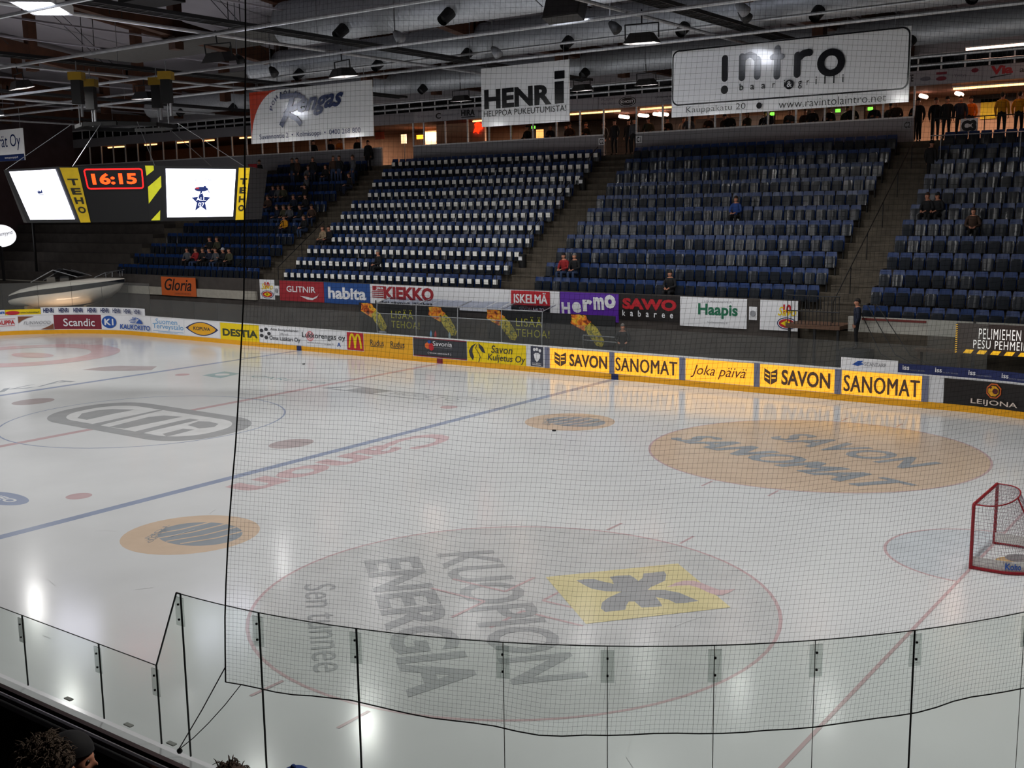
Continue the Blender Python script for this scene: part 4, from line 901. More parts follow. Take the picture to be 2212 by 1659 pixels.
# wide open lamps whose glowing face is seen directly or mirrored in the glossy banners
def panel_lamp(loc, rot, label, s=(1.75, .85), e=9, hm=None):
    o = thing('panel_lamp', label, 'lamp', loc); o.rotation_euler = rot
    m = MB(); X, Y = s[0]/2+.06, s[1]/2+.06; m.box((-X, -Y, 0), (X, Y, .22)); lip = -.16 if hm else -.02
    for a, b in (((-X-.02, -Y-.02), (X+.02, -Y)), ((-X-.02, Y), (X+.02, Y+.02)), ((-X-.02, -Y), (-X, Y)), ((X, -Y), (X+.02, Y))): m.box((*a, lip), (*b, .2))
    m.build('housing', hm or WHITE, o)
    m = MB(); m.loft([rrect(-s[0]/2, -s[1]/2, s[0]/2, s[1]/2, .15, .15) and [(x, y, z) for x, y in rrect(-s[0]/2, -s[1]/2, s[0]/2, s[1]/2, .15, .15)] for z in (-.03, -.005)]); m.build('diffuser', mat('lamp diffuser %d' % e, 'ffffff', .3, var=0, emit=e, ecol='eef2ff'), o)
    m = MB()
    for x in (-.6, .6): m.tube([(x, 0, .22), (x, 0, .9)], .015, 5)
    m.build('hanger', STEEL, o)
panel_lamp((5.72, -6.13, 11.53), (0, 0, math.radians(132)), 'glowing white lamp under the roof at the upper left', (1.62, .8))
panel_lamp((-12.2, 1.3, 11.75), (1.1, 0, -.2), 'white lamp with its back to us, above the left edge of the video cube', (1.1, .5), 38)
panel_lamp((14.2, 3.6, 11.85), (1.2, 0, 0), 'lamp above the middle of the ice facing the largest hanging banner', (.95, .5), 34, HOOD)
for i, (px, py) in enumerate(((518, 130), (860, 80), (1325, 60), (1070, 113), (1605, 35), (1600, 20), (590, 155))):
    p = at(px, py, z=11.75); o = thing('loudspeaker', f'small round ceiling loudspeaker, {nth(i+1)} of those among the ducts', 'loudspeaker', p, .5, 'small loudspeakers among the ducts')
    m = MB(); m.tube([(-.1, 0, .15), (.0, -.05, .05), (.12, -.16, -.1)], [.07, .13, .16], 14); m.build('horn', DARK if i % 2 == 0 else pGr, o, smooth=True); m = MB(); m.tube([(-.1, 0, .1), (-.1, 0, 2.0)], .02, 6); m.build('bracket', STEEL, o)
m = MB(); m.box((3.4, -2.4, 12.4), (4.9, -1.3, 16.2)); tag(m.build('speaker_cluster', BLACK), 'tall black box hanging at the top left of the roof', 'box')

# bar lights and things behind the windows
TUBE = mat('warm tube', 'ffd8c0', .4, var=0, emit=9, ecol='ffc8b0'); TUBEO = mat('amber tube', 'ffc080', .4, var=0, emit=5, ecol='ffae6a')
def tube_lamp(x, y, z, L, label, ax='x', mt=None, r=.05):
    o = thing('tube_lamp', label, 'lamp', (x, y, z), 0, 'tube lamps of the bar')
    m = MB(); d = (L/2, 0, 0) if ax == 'x' else (0, L/2, 0); m.tube([(-d[0], -d[1], 0), d], r, 8); m.build('tube', mt or TUBE, o)
    m = MB(); m.box((-d[0]-.03, -d[1]-.05 if ax == 'x' else -d[1], .05), (d[0]+.03, d[1]+.05, .1)); m.build('fitting', WHITE, o)
    top = ZF0+.05 if y > YP else z+1.4
    m = MB()
    for t in (-.8, .8): m.tube([(d[0]*t, d[1]*t, .08), (d[0]*t, d[1]*t, max(top-z, .15))], .012, 5)
    m.build('hanger', STEEL, o)
i = 0
for px, py in ((1348, 243), (1390, 241), (1422, 238), (1433, 239), (1995, 207), (2072, 203)):
    i += 1; p = at(px, py, y=30.6); tube_lamp(p.x, p.y, min(p.z, 11.4), .9, f'glowing pink white lamp in the bar, {nth(i)} from the left', 'y', None, .09)
for px, py, L in ((395, 300, 1.5), (450, 297, 1.2), (535, 290, 1.6), (250, 306, 2), (325, 303, 1.4), (1275, 236, 3.6), (1425, 226, 2.2), (1052, 254, 2), (2135, 187, 2.8)):
    i += 1; p = at(px, py, y=YP+.7); tube_lamp(p.x, p.y, min(p.z, 11.5), L, f'amber tube lamp at the window line, {nth(i)} of the bar lamps', 'x', TUBEO, .04)
i += 1; p = at(2165, 100, y=24); tube_lamp(p.x, p.y, p.z, 2.6, 'white tube lamp under the roof at the upper right', 'x', TUBE, .04)
for px, py, lb in ((670, 238, 'leftmost'), (1135, 205, 'middle'), (1600, 160, 'third'), (1800, 150, 'fourth')):
    p = at(px, py, y=23.0); tube_lamp(p.x, 23.0, p.z, 1.6, f'tube lamp over the stand, {lb}, hidden behind a hanging banner', 'x', TUBE, .04)
    area('stand_light', (p.x, 23.0, p.z-.08), (1.6, .1), STAND_W, (1, .95, .92))
for x in (-30, -18, 24): area('stand_light', (x, 22, 12.6), (1.6, .1), STAND_W, (1, .95, .92))
for x in (-22, -14, -7, 1.5, 6.5, 11.5, 17.5, 22): area('bar_light', (x, 31, 11.45), (1.6, .3), BAR_W, (1, .70, .52))
def glow(nm, px, py, y, w_, h_, mt, label, cat):
    p = at(px, py, y=y); m = MB(); m.box((p.x-w_/2, y-.02, p.z-h_/2), (p.x+w_/2, y+.04, p.z+h_/2)); o = tag(m.build(nm, mt), label, cat)
    if nm == 'exit_sign': m = MB(); m.tube([(p.x, y+.01, p.z+h_/2-.01), (p.x, y+.01, ZF0+.02)], .012, 5); m.build('hanger', STEEL, o)
    if nm in ('lit_menu', 'lamp_shade', 'lit_box'): m = MB(); m.tube([(p.x, y+.05, 9.27), (p.x, y+.05, p.z-h_/2+.02)], .02, 6); m.build('stand', DARK, o)
EXG = mat('exit green', '50d040', .4, emit=3, ecol='70ff40'); 
for px, py, lb in ((1152, 275, 'left of the lampshade in the bar'), (1667, 246, 'leftmost under the largest banner'), (1810, 239, 'middle one under the largest banner'), (1880, 235, 'rightmost under the largest banner')): glow('exit_sign', px, py, 29, .22, .14, EXG, f'small glowing green sign, {lb}', 'exit sign')
glow('lit_box', 907, 296, 30.5, .5, .24, mat('amber box', 'ffa028', .4, emit=4), 'glowing orange box on the bar counter', 'lamp')
glow('lit_menu', 872, 300, 30.5, .4, .55, mat('menu', 'ffd0a0', .4, emit=1.5), 'lit pale menu board left of the orange box', 'sign')
glow('lamp_shade', 1166, 290, 29, .45, .5, mat('shade', 'ffb060', .5, emit=2), 'glowing cream lampshade at a bar window', 'lamp')
glow('poster', 820, 293, 31.4, .75, .45, mat('salmon poster', 'c85a40', .6), 'salmon poster on the pale wall at the left doorway', 'poster')
glow('yellow_notice', 2138, 235, 33.9, .8, .9, mat('yellow notice', 'e0c020', .6), 'yellow notice on the back wall of the lit entrance', 'notice')
glow('wall_sign', 2145, 208, 33.9, 2.0, .5, BLACK, 'black sign on the back wall of the lit entrance', 'sign')
p = at(1032, 277, y=29.5); m = MB(); m.poly if 0 else None
m.v = [(p.x+a*.5, 29.5, p.z+b*.5) for a, b in ((-.7,-.5),(-.4,.1),(-.5,.5),(0,.75),(.3,.5),(.75,.3),(.6,-.1),(.2,-.2),(0,-.6),(-.3,-.3))]+[(p.x+a*.5, 29.56, p.z+b*.5) for a, b in ((-.7,-.5),(-.4,.1),(-.5,.5),(0,.75),(.3,.5),(.75,.3),(.6,-.1),(.2,-.2),(0,-.6),(-.3,-.3))]
m.f = [tuple(range(10)), tuple(range(10, 20))[::-1]]+[(i, i+10, (i+1) % 10+10, (i+1) % 10) for i in range(10)]; m.mi = [0]*len(m.f)
tag(m.build('neon_sign', mat('neon red', 'ff3010', .4, emit=2.5)), 'glowing red and yellow neon sign in the bar', 'neon sign')
m = MB(); m.box((-11.0, 30.6, 9.1), (-5.5, 31.2, 10.35)); tag(m.build('bar_counter', WOOD), 'dark bar counter behind the windows right of the left doorway', 'counter')
m = MB(); m.box((-19.9, 22, 8.0), (-19.2, 22.06, 9.4)); m.tube([(-19.9, 22.03, 7.2), (-19.9, 22.03, 9.4)], .02, 6); tag(m.build('flag', mat('red flag', '80141c', .7)), 'dark red flag in the dim block right of the video cube', 'flag')

# ================================================================ near side glass
CCX, CCY, RG = 21.5, -6.6, 8.41
EDGE = mat('pane edge', '26302c', .4); GAP = mat('dark joint', '14171a', .6); PALEJ = mat('pale joint strip', 'c4cac6', .4)
def arc_pt(x_or_a, z, r=RG): return Vector((CCX+r*math.cos(x_or_a), CCY+r*math.sin(x_or_a), z))
def near_xy(s, r=RG):
    """s<0: along the side, metres left of the corner start; s>=0: angle along the corner"""
    return Vector((CCX+s, CCY-r, 0)) if s < 0 else Vector((CCX+r*math.sin(s), CCY-r*math.cos(s), 0)) if s < math.pi/2 else Vector((CCX+r, CCY+(s-math.pi/2)*r, 0))
def pane(s0, s1, z1, label, clip=True, joint=GAP, n=1):
    o = thing('glass_pane', label, 'glass pane', group='near safety glass')
    P = [near_xy(s0+(s1-s0)*k/n) for k in range(n+1)]
    m = MB(); m.v = [(p.x, p.y, z) for z in (1.12, z1) for p in P]; m.f = [(k, k+1, n+2+k, n+1+k) for k in range(n)]; m.mi = [0]*n; m.build('pane', GLN, o)
    m = MB()
    for k in range(n): m.bar(P[k]+Vector((0,0,z1)), P[k+1]+Vector((0,0,z1)), .008, .008)
    m.build('top_edge', EDGE, o)
    m = MB(); m.bar(P[0]+Vector((0,0,1.12)), P[0]+Vector((0,0,z1)), .014 if joint is GAP else .006); m.build('joint_strip', joint, o)
    if clip:
        t = (P[1]-P[0]).normalized(); nn = Vector((t.y, -t.x, 0)); m = MB()
        m.bar(P[0]+nn*.02+Vector((0,0,z1-.18))-t*.06, P[0]+nn*.02+Vector((0,0,z1-.18))+t*.06, .012, .3); c = m.build('clip_plate', CLIP, o)
        m = MB()
        for z in (.1, .26): m.bar(P[0]+nn*.03+Vector((0,0,z1-z)), P[0]+nn*.045+Vector((0,0,z1-z)), .018)
        m.build('bolt', BLACK, c)
xs = [at(px, py, z=1.12).x-CCX for px, py in ((57,1482), (215,1557), (338,1612))]
low = [xs[0]-3.2, xs[0]-1.6]+xs; lab = ['low glass pane at the left edge of the photo', 'low glass pane cut off by the left edge, second from it', 'low glass pane left of the bright reflection', 'low glass pane next to the step up in the glass']
for i in range(4): pane(low[i], low[i+1], 2.0, lab[i])
xstep = at(331, 1440, z=2.0).x-CCX
pane(low[4], xstep, 2.0, 'narrow low glass strip touching the tall panes')
A = []
for px, py in ((370,1290), (545,1330), (760,1365), (1085,1390), (1312,1393), (1540,1388), (1755,1377), (1960,1352)):
    p = at(px, py, z=2.88); A.append(math.atan2(p.x-CCX, -(p.y-CCY)))
A[0] = max(A[0], .012); A += [A[-1]+.15, A[-1]+.32, A[-1]+.5]
o = thing('glass_pane', 'narrow slanted glass strip at the step beside the low panes', 'glass pane', group='near safety glass')
q0, q1, q2 = near_xy(xstep), near_xy(A[0]), near_xy(max(.001, (at(359, 1288, z=2.88).x-CCX)/RG)); Zv = lambda z: Vector((0, 0, z))
m = MB(); m.add([q0+Zv(1.12), q1+Zv(1.12), q1+Zv(2.88), q2+Zv(2.88), q0+Zv(2.0)], [(0,1,2,3,4)]); m.build('pane', GLN, o)
m = MB(); m.bar(q0+Zv(2.0), q2+Zv(2.88), .012, .014); m.bar(q2+Zv(2.88), q1+Zv(2.88), .012, .014); m.build('top_edge', EDGE, o)
names = ['tall glass pane, first from the step', 'tall glass pane, second from the step, crossed by the net edge', 'tall glass pane, third from the step', 'tall glass pane, fourth from the step', 'tall glass pane, fifth from the step', 'tall glass pane, fifth from the right edge of the photo', 'tall glass pane, fourth from the right edge, left of the goal line', 'tall glass pane under the goal, cut off by the right edge', 'tall glass pane just outside the right edge', 'last tall glass pane of the corner']
for i in range(len(A)-1): pane(A[i], A[i+1], 2.88, names[i], True, GAP if i in (0,1,2,7) else PALEJ, 4)
for i, (x, lb) in enumerate(((19.4, 'left'), (20.55, 'middle'), (21.3, 'right'))):
    m = MB(); m.box((x-.06, -15.0+.02, 1.121), (x+.06, -14.93, 1.135)); tag(m.build('foot_clamp', mat('clamp grey', '8a8c86', .5)), f'small grey clamp at the foot of the low glass, {lb} one', 'clamp')

# ========================================================================== net
NET = mat('net twine', '1c1f20', .8)
def edge_x(z):
    zs = [(2.1, 22.42), (2.87, 22.49), (4.8, 22.72), (6.0, 22.88), (7.7, 23.0), (11.5, 23.3)]
    for (a, b), (c, d) in zip(zs, zs[1:]):
        if z <= c: return b+(d-b)*(z-a)/(c-a)
    return zs[-1][1]
RN = RG+.06
def net_pt(s, z):
    """s: metres from the net's left edge; follows the corner, then the end boards"""
    x = edge_x(z); a0 = math.asin(min(1, max(0, (x-CCX)/RN))); a = a0+s/RN
    bulge = .05*math.sin(s*2.1+z*.7)+.03*math.sin(s*5.3-z*1.3)
    r = RN+.04+max(0, bulge)
    if a < math.pi/2: return (CCX+r*math.sin(a), CCY-r*math.cos(a), z+.015*math.sin(s*1.7))
    return (CCX+r, CCY+(a-math.pi/2)*RN, z+.015*math.sin(s*1.7))
CELL = .042; SL = 13.2; ZN0, ZN1 = 2.16, 9.0
mb = MB()
def ztop(s): return ZN1
def wire(pts, r):
    vs = []; fs = []
    for i, p in enumerate(pts):
        p = Vector(p); d = (Vector(pts[min(i+1, len(pts)-1)])-Vector(pts[max(i-1, 0)])).normalized(); x = d.cross(Vector((.3, .9, .31))).normalized()*r; y = d.cross(x)
        for k in range(3): vs.append(p+x*math.cos(k*2.0944)+y*math.sin(k*2.0944))
    for i in range(len(pts)-1):
        for k in range(3): fs.append((3*i+k, 3*i+(k+1) % 3, 3*i+3+(k+1) % 3, 3*i+3+k))
    mb.add(vs, fs)
sag = lambda s: .05*math.sin(s*1.1)-.03*abs(math.sin(s*2.2))
ns = int(SL/CELL); nz = int((ZN1-ZN0)/CELL)
for i in range(ns+1):
    s = i*CELL; wire([net_pt(s, ZN0+sag(s)+(ZN1-ZN0-sag(s))*k/16) for k in range(17)], .0008)
for j in range(nz+1):
    f = j/nz; wire([net_pt(s, ZN0+sag(s)+(ZN1-ZN0-sag(s))*f) for s in [SL*k/66 for k in range(67)]], .0008)
o = mb.build('safety_net', NET); tag(o, 'fine black safety net hanging behind the tall glass', 'net')
m = MB(); m.tube([net_pt(0, ZN0+(ZN1-ZN0)*k/20) for k in range(21)], .008, 6); m.tube([net_pt(SL*k/66, ZN0+sag(SL*k/66)) for k in range(67)], .006, 6); m.build('border_rope', BLACK, o)
m = MB(); c0 = Vector(net_pt(.0, 2.32)); c1 = Vector(net_pt(.18, ZN0)); tie = at(388, 1622, y=-15.12); tie.z = max(tie.z, 1.15)
m.tube([c0, c0.lerp(tie, .5), tie+Vector((.0,0,.03))], .006, 5); m.tube([c1, c1.lerp(tie, .25)+Vector((.02,-.02,-.02)), c1.lerp(tie, .5)+Vector((.02,-.03,-.03)), c1.lerp(tie, .75)+Vector((.01,-.02,-.02)), tie+Vector((.0,0,.02))], .005, 5); m.ball(tie, .03, 8); m.build('tie_rope', BLACK, o)

# near stand barrier
m = MB(); m.box((10, -18.64, 2.2), (27.6, -18.56, 3.98)); o = tag(link('barrier', None), 'black barrier with metal rail at the lower left', 'barrier'); m.build('panel', mat('barrier black', '060607', .7), o)
m = MB(); m.tube([(10, -18.6, 4.01), (27.6, -18.6, 4.01)], .018, 8); m.build('rail', mat('rail metal', '6a6a70', .3, metal=.8), o)
m = MB(); m.bar((10, -18.4, 3.89), (27.6, -18.4, 3.89), .03, .02); m.build('ledge', mat('dull red ledge', '2c1618', .6), o)
m = MB(); m.box((10, -18.56, 3.2), (27.6, -18.41, 3.88)); m.build('counter', mat('barrier black', '060607', .7), o)
m = MB(); m.box((5, -32, 2.6), (46, -18.62, 2.95)); struct('stand_floor_near', m, BLACK, 'dark floor of the near stand')
m = MB(); m.box((5, -18.62, -.1), (46, -18.55, 2.6)); struct('wall_stand_near', m, BLACK)
m = MB(); m.box((0, -18.5, -.03), (40, -15.25, .02)); struct('floor_walkway', m, CONCD)
m = MB(); m.box((0, -15.5, 1.0), (CCX+.3, -15.27, 1.06)); struct('trim_5', m, mat('outer ledge', '5a5858', .6), 'grey ledge outside the near boards')

# ========================================================================= goal
GRED = mat('goal red', '8c1420', .35); GW = mat('goal skirt white', 'd8d6d2', .5)
g = thing('ice_hockey_goal', 'red framed ice hockey goal with white netting at the right', 'goal', (26.0, 0, 0)); W2, H = .915, 1.22
m = MB(); m.tube([(0,-W2,0), (0,-W2,H-.03), (0,-W2+.03,H), (0,W2-.03,H), (0,W2,H-.03), (0,W2,0)], .032, 10); m.build('front_frame', GRED, g)
def base_curve(n=24):
    return [(1.12*math.sin(math.pi*t)**.55, -W2*math.cos(math.pi*t)*(1+.16*math.sin(math.pi*t)), .03) for t in [i/n for i in range(n+1)]]
def top_curve(n=24):
    return [(.56*math.sin(math.pi*t)**.6, -W2*math.cos(math.pi*t)*1.0, H) for t in [i/n for i in range(n+1)]]
bc, tc_ = base_curve(), top_curve()
m = MB(); m.tube(bc, .03, 8); m.build('base_frame', GRED, g)
m = MB(); m.tube(tc_, .014, 8); m.tube([tc_[12], bc[12]], .016, 8); m.build('top_frame', GRED, g)
m = MB(); m.v = [(x*.97, y*.97, z) for z in (.05, .24) for x, y, _ in bc]; n_ = len(bc); m.f = [(i, i+1, n_+i+1, n_+i) for i in range(n_-1)]; m.mi = [0]*len(m.f); sk = m.build('skirt', GW, g)
def skirtmap(u, v, off):
    t = u*(n_-1); i = min(int(t), n_-2); a, b = Vector(bc[i]), Vector(bc[i+1]); p = a.lerp(b, t-i); c = Vector((p.x*(1.0)+off, p.y*1.0, .05+.19*v)); return c
k = Marks(skirtmap); k.text('Koho', pB, (.1, .2, .2, .85), .03); k.rect(.3, .25, .42, .75, GB('goal ad red', 'a02830'), n=4); k.finish(sk)
mb = MB(); NETW = mat('goal netting', '8c7c84', .8)
def gp(u, v):
    t = u*(n_-1); i = min(int(t), n_-2); return Vector(tc_[i]).lerp(Vector(tc_[i+1]), t-i)*(1-v)+Vector(bc[i]).lerp(Vector(bc[i+1]), t-i)*v
for i in range(57): wire([gp(i/56, k/8) for k in range(9)], .003)
for j in range(20): wire([gp(k/40, j/19) for k in range(41)], .003)
for j in range(24):
    p = tc_[j]; wire([(0, p[1], H), (p[0], p[1], H)], .003)
for j in range(9):
    wire([(0+.56*j/9, y, H) for y in [-W2*.95*(1-(j/9)**3)+2*W2*.95*(1-(j/9)**3)*k/10 for k in range(11)]], .003)
mb.build('netting', NETW, g)
m = MB()
for i, (cx, cy, c) in enumerate(((.45, -.1, 0), (.62, .2, 1), (.35, -.45, 2), (.7, -.35, 3))):
    m.m = c; m.add([(cx+(.2 if i != 1 else .26)*math.cos(t*.524), cy+.28*math.sin(t*.524), .005+.002*i) for t in range(12)], [tuple(range(12))])
m.build('floor_pad', [paint('pad ochre', 'c89a40', .8), paint('pad grey', '5a5458', .8), paint('pad rose', 'a86c78', .7), paint('pad white', 'd8d8d8', .8)], g)

# ========================================================================= boat
HULL = mat('boat white', 'e2dcd2', .18, var=.03); STRIPE = mat('boat navy stripe', '10141e', .2); WSH = glass('windscreen', (.35, .38, .42), .3)
p0, p1 = at(40, 650, y=15.3), at(255, 613, y=13.7)
bd = (p1-p0); LB = 6.9; ctr = at(146, 640, y=14.9); ang = math.atan2(CR.y, CR.x)
boat = thing('motor_boat', 'white motor boat with navy stripe displayed behind the corner boards', 'boat', (ctr.x, ctr.y, .0), ang)
tiltb = .072
def bt(x, y, z): return (x, y, 1.42+z+x*math.tan(tiltb))
st_ = [-3.2, -3.0, -2.4, -1.5, -.4, .7, 1.7, 2.5, 3.05, 3.4]
beam_ = [.75, .95, 1.1, 1.15, 1.16, 1.1, .92, .62, .3, .06]; keel = [.28, .15, .05, .0, -.02, .0, .08, .28, .62, 1.12]; chine = [.55, .42, .38, .36, .38, .44, .56, .76, .98, 1.18]; gun = [.72, .88, 1.0, 1.08, 1.12, 1.16, 1.2, 1.22, 1.24, 1.26]
hl = []
for i in range(10):
    b = beam_[i]; c = chine[i]; g_ = gun[i]; k_ = keel[i]
    hl.append([(st_[i], y, z) for y, z in ((-b*1.0,g_), (-b*.99,(c*.45+g_*.55)), (-b*.9,c), (-b*.5,(k_+c)*.48), (0,k_), (b*.5,(k_+c)*.48), (b*.9,c), (b*.99,(c*.45+g_*.55)), (b,g_))])
m = MB(); m.loft([[bt(*q) for q in r] for r in hl], closed=False, caps=False); m.add([bt(*q) for q in hl[0]], [tuple(range(9))]); m.build('hull', HULL, boat, True)
m = MB(); m.loft([[bt(st_[i], -beam_[i]*1.012, gun[i]-.26+.05*math.cos(i*.7)), bt(st_[i], -beam_[i]*1.02, gun[i]-.0)] for i in range(10)], closed=False, caps=False); m.loft([[bt(st_[i], beam_[i]*1.012, gun[i]-.26), bt(st_[i], beam_[i]*1.02, gun[i]-.0)] for i in range(10)], closed=False, caps=False); m.build('stripe', STRIPE, boat)
dk = []
hd = [.05, .12, .2, .27, .3, .3, .26, .18, .1, .03]
for i in range(10):
    b = beam_[i]; dk.append([(st_[i], y*b, gun[i]+h*hd[i]) for y, h in ((-1.02,0), (-.93,.5), (-.72,.92), (-.3,1), (0,1.03), (.3,1), (.72,.92), (.93,.5), (1.02,0))])
m = MB(); m.loft([[bt(*q) for q in r] for r in dk], closed=False, caps=False); m.build('deck', HULL, boat, True)
m = MB(); m.v = [bt(*q) for q in ((-.3,-.85,1.62), (.95,-.75,1.62), (-.45,-.7,2.12), (1.3,0,1.64), (-.3,0,2.14), (.95,.75,1.62), (-.45,.7,2.12), (-.3,.85,1.62))]; m.f = [(0,1,2), (1,3,4,2), (3,5,6,4), (5,7,6)]; m.mi = [0]*4; m.build('windscreen', WSH, boat)
m = MB(); m.tube([bt(-1.7,-.85,1.55), bt(-.45,-.7,2.13), bt(-.3,0,2.15), bt(-.45,.7,2.13), bt(-1.7,.85,1.55)], .03, 6); m.tube([bt(-.45,-.7,2.13), bt(.95,-.75,1.62), bt(1.3,0,1.65), bt(.95,.75,1.62), bt(-.45,.7,2.13)], .025, 6); m.tube([bt(.5,-.4,2.05), bt(1.6,-.3,1.62)], .02, 6); m.build('windscreen_frame', STEEL, boat)
m = MB(); m.tube([bt(1.9,-.7,1.5), bt(2.5,-.55,1.72), bt(3.2,-.2,1.78), bt(3.4,0,1.79), bt(3.2,.2,1.78), bt(2.5,.55,1.72), bt(1.9,.7,1.5)], .022, 6)
for x, y in ((2.5,.55), (2.5,-.55), (3.2,.2), (3.2,-.2)): m.tube([bt(x, y, 1.72), bt(x, y*.9, 1.42)], .018, 6)
m.build('bow_rail', STEEL, boat)
m = MB()
for x, y in ((.1,-.3), (.1,.3), (-.8,0)): m.loft([[bt(x-.25, y-.22, z), bt(x+.25, y-.22, z), bt(x+.25, y+.22, z), bt(x-.25, y+.22, z)] for z in (1.45, 1.72)])
m.build('seat', mat('boat seat', '6a6660', .6), boat)
for x in (-2.0, 1.4): 
    m = MB(); m.box((x-.08, -1.1, -.03), (x+.08, 1.1, 1.5)); m.build('cradle', HULL if 0 else mat('cradle', '8a7a5a', .7), boat)
bl = Vector((ctr.x+1.0, ctr.y-1.0, .45)); area('boat_fill', bl, (1.6, .25), 30, (1, .66, .42), (Vector((ctr.x, ctr.y, 1.9))-bl).to_track_quat('-Z', 'Y').to_euler())  # added warm light with no fitting, only to brighten the lower hull

# ====================================================================== people
SKIN = mat('skin', 'b07a62', .55, var=.06); SHOE = mat('shoe', '141214', .6)
CLOTH = {n: mat('cloth '+n, c, .85, var=.12, scale=14) for n, c in dict(black='101115', navy='141c30', grey='4a4c52', red='8c1c20', blue='203c78', olive='3a3a2a', brown='3c2a20', yellow='c88a10', orange='d8741a', white='b8b8bc', jeans='2a3a58', teal='1c4448', tan='8a7860').items()}
HAIR = {n: mat('hair '+n, c, .8, var=.25, scale=30) for n, c in dict(dark='17110d', brown='352418', fair='43362a', grey='6a6662').items()}

def limb(vs, es, rs, pts, start=None):
    prev = start
    for p, r in pts:
        vs.append(p); rs.append(r if isinstance(r, tuple) else (r, r)); i = len(vs)-1
        if prev is not None: es.append((prev, i))
        prev = i
    return prev
def hand(vs, es, rs, roots, w, d, up, side, curl):
    """five separate finger chains rooted in the palm at w; d points along the palm, side towards the thumb, up out of the back"""
    w, d, up, side = [Vector(q).normalized() if i else Vector(q) for i, q in enumerate((w, d, up, side))]
    for k, (o, L) in enumerate(((.028, .066), (.010, .075), (-.009, .070), (-.027, .055))):
        a = w+d*.05+side*o; b = w+d*.095+side*o*1.1; c = b+(d*math.cos(curl)-up*math.sin(curl))*L*.55; e = c+(d*math.cos(curl*1.9)-up*math.sin(curl*1.9))*L*.45
        roots.append(len(vs)); limb(vs, es, rs, [(tuple(a), .010), (tuple(b), .0095), (tuple(c), .0085), (tuple(e), .007)])
    a = w+d*.02+side*.022; b = w+d*.045+side*.05-up*.012; c = w+d*.085+side*.056-up*.03
    roots.append(len(vs)); limb(vs, es, rs, [(tuple(a), .012), (tuple(b), .0105), (tuple(c), .0085)])

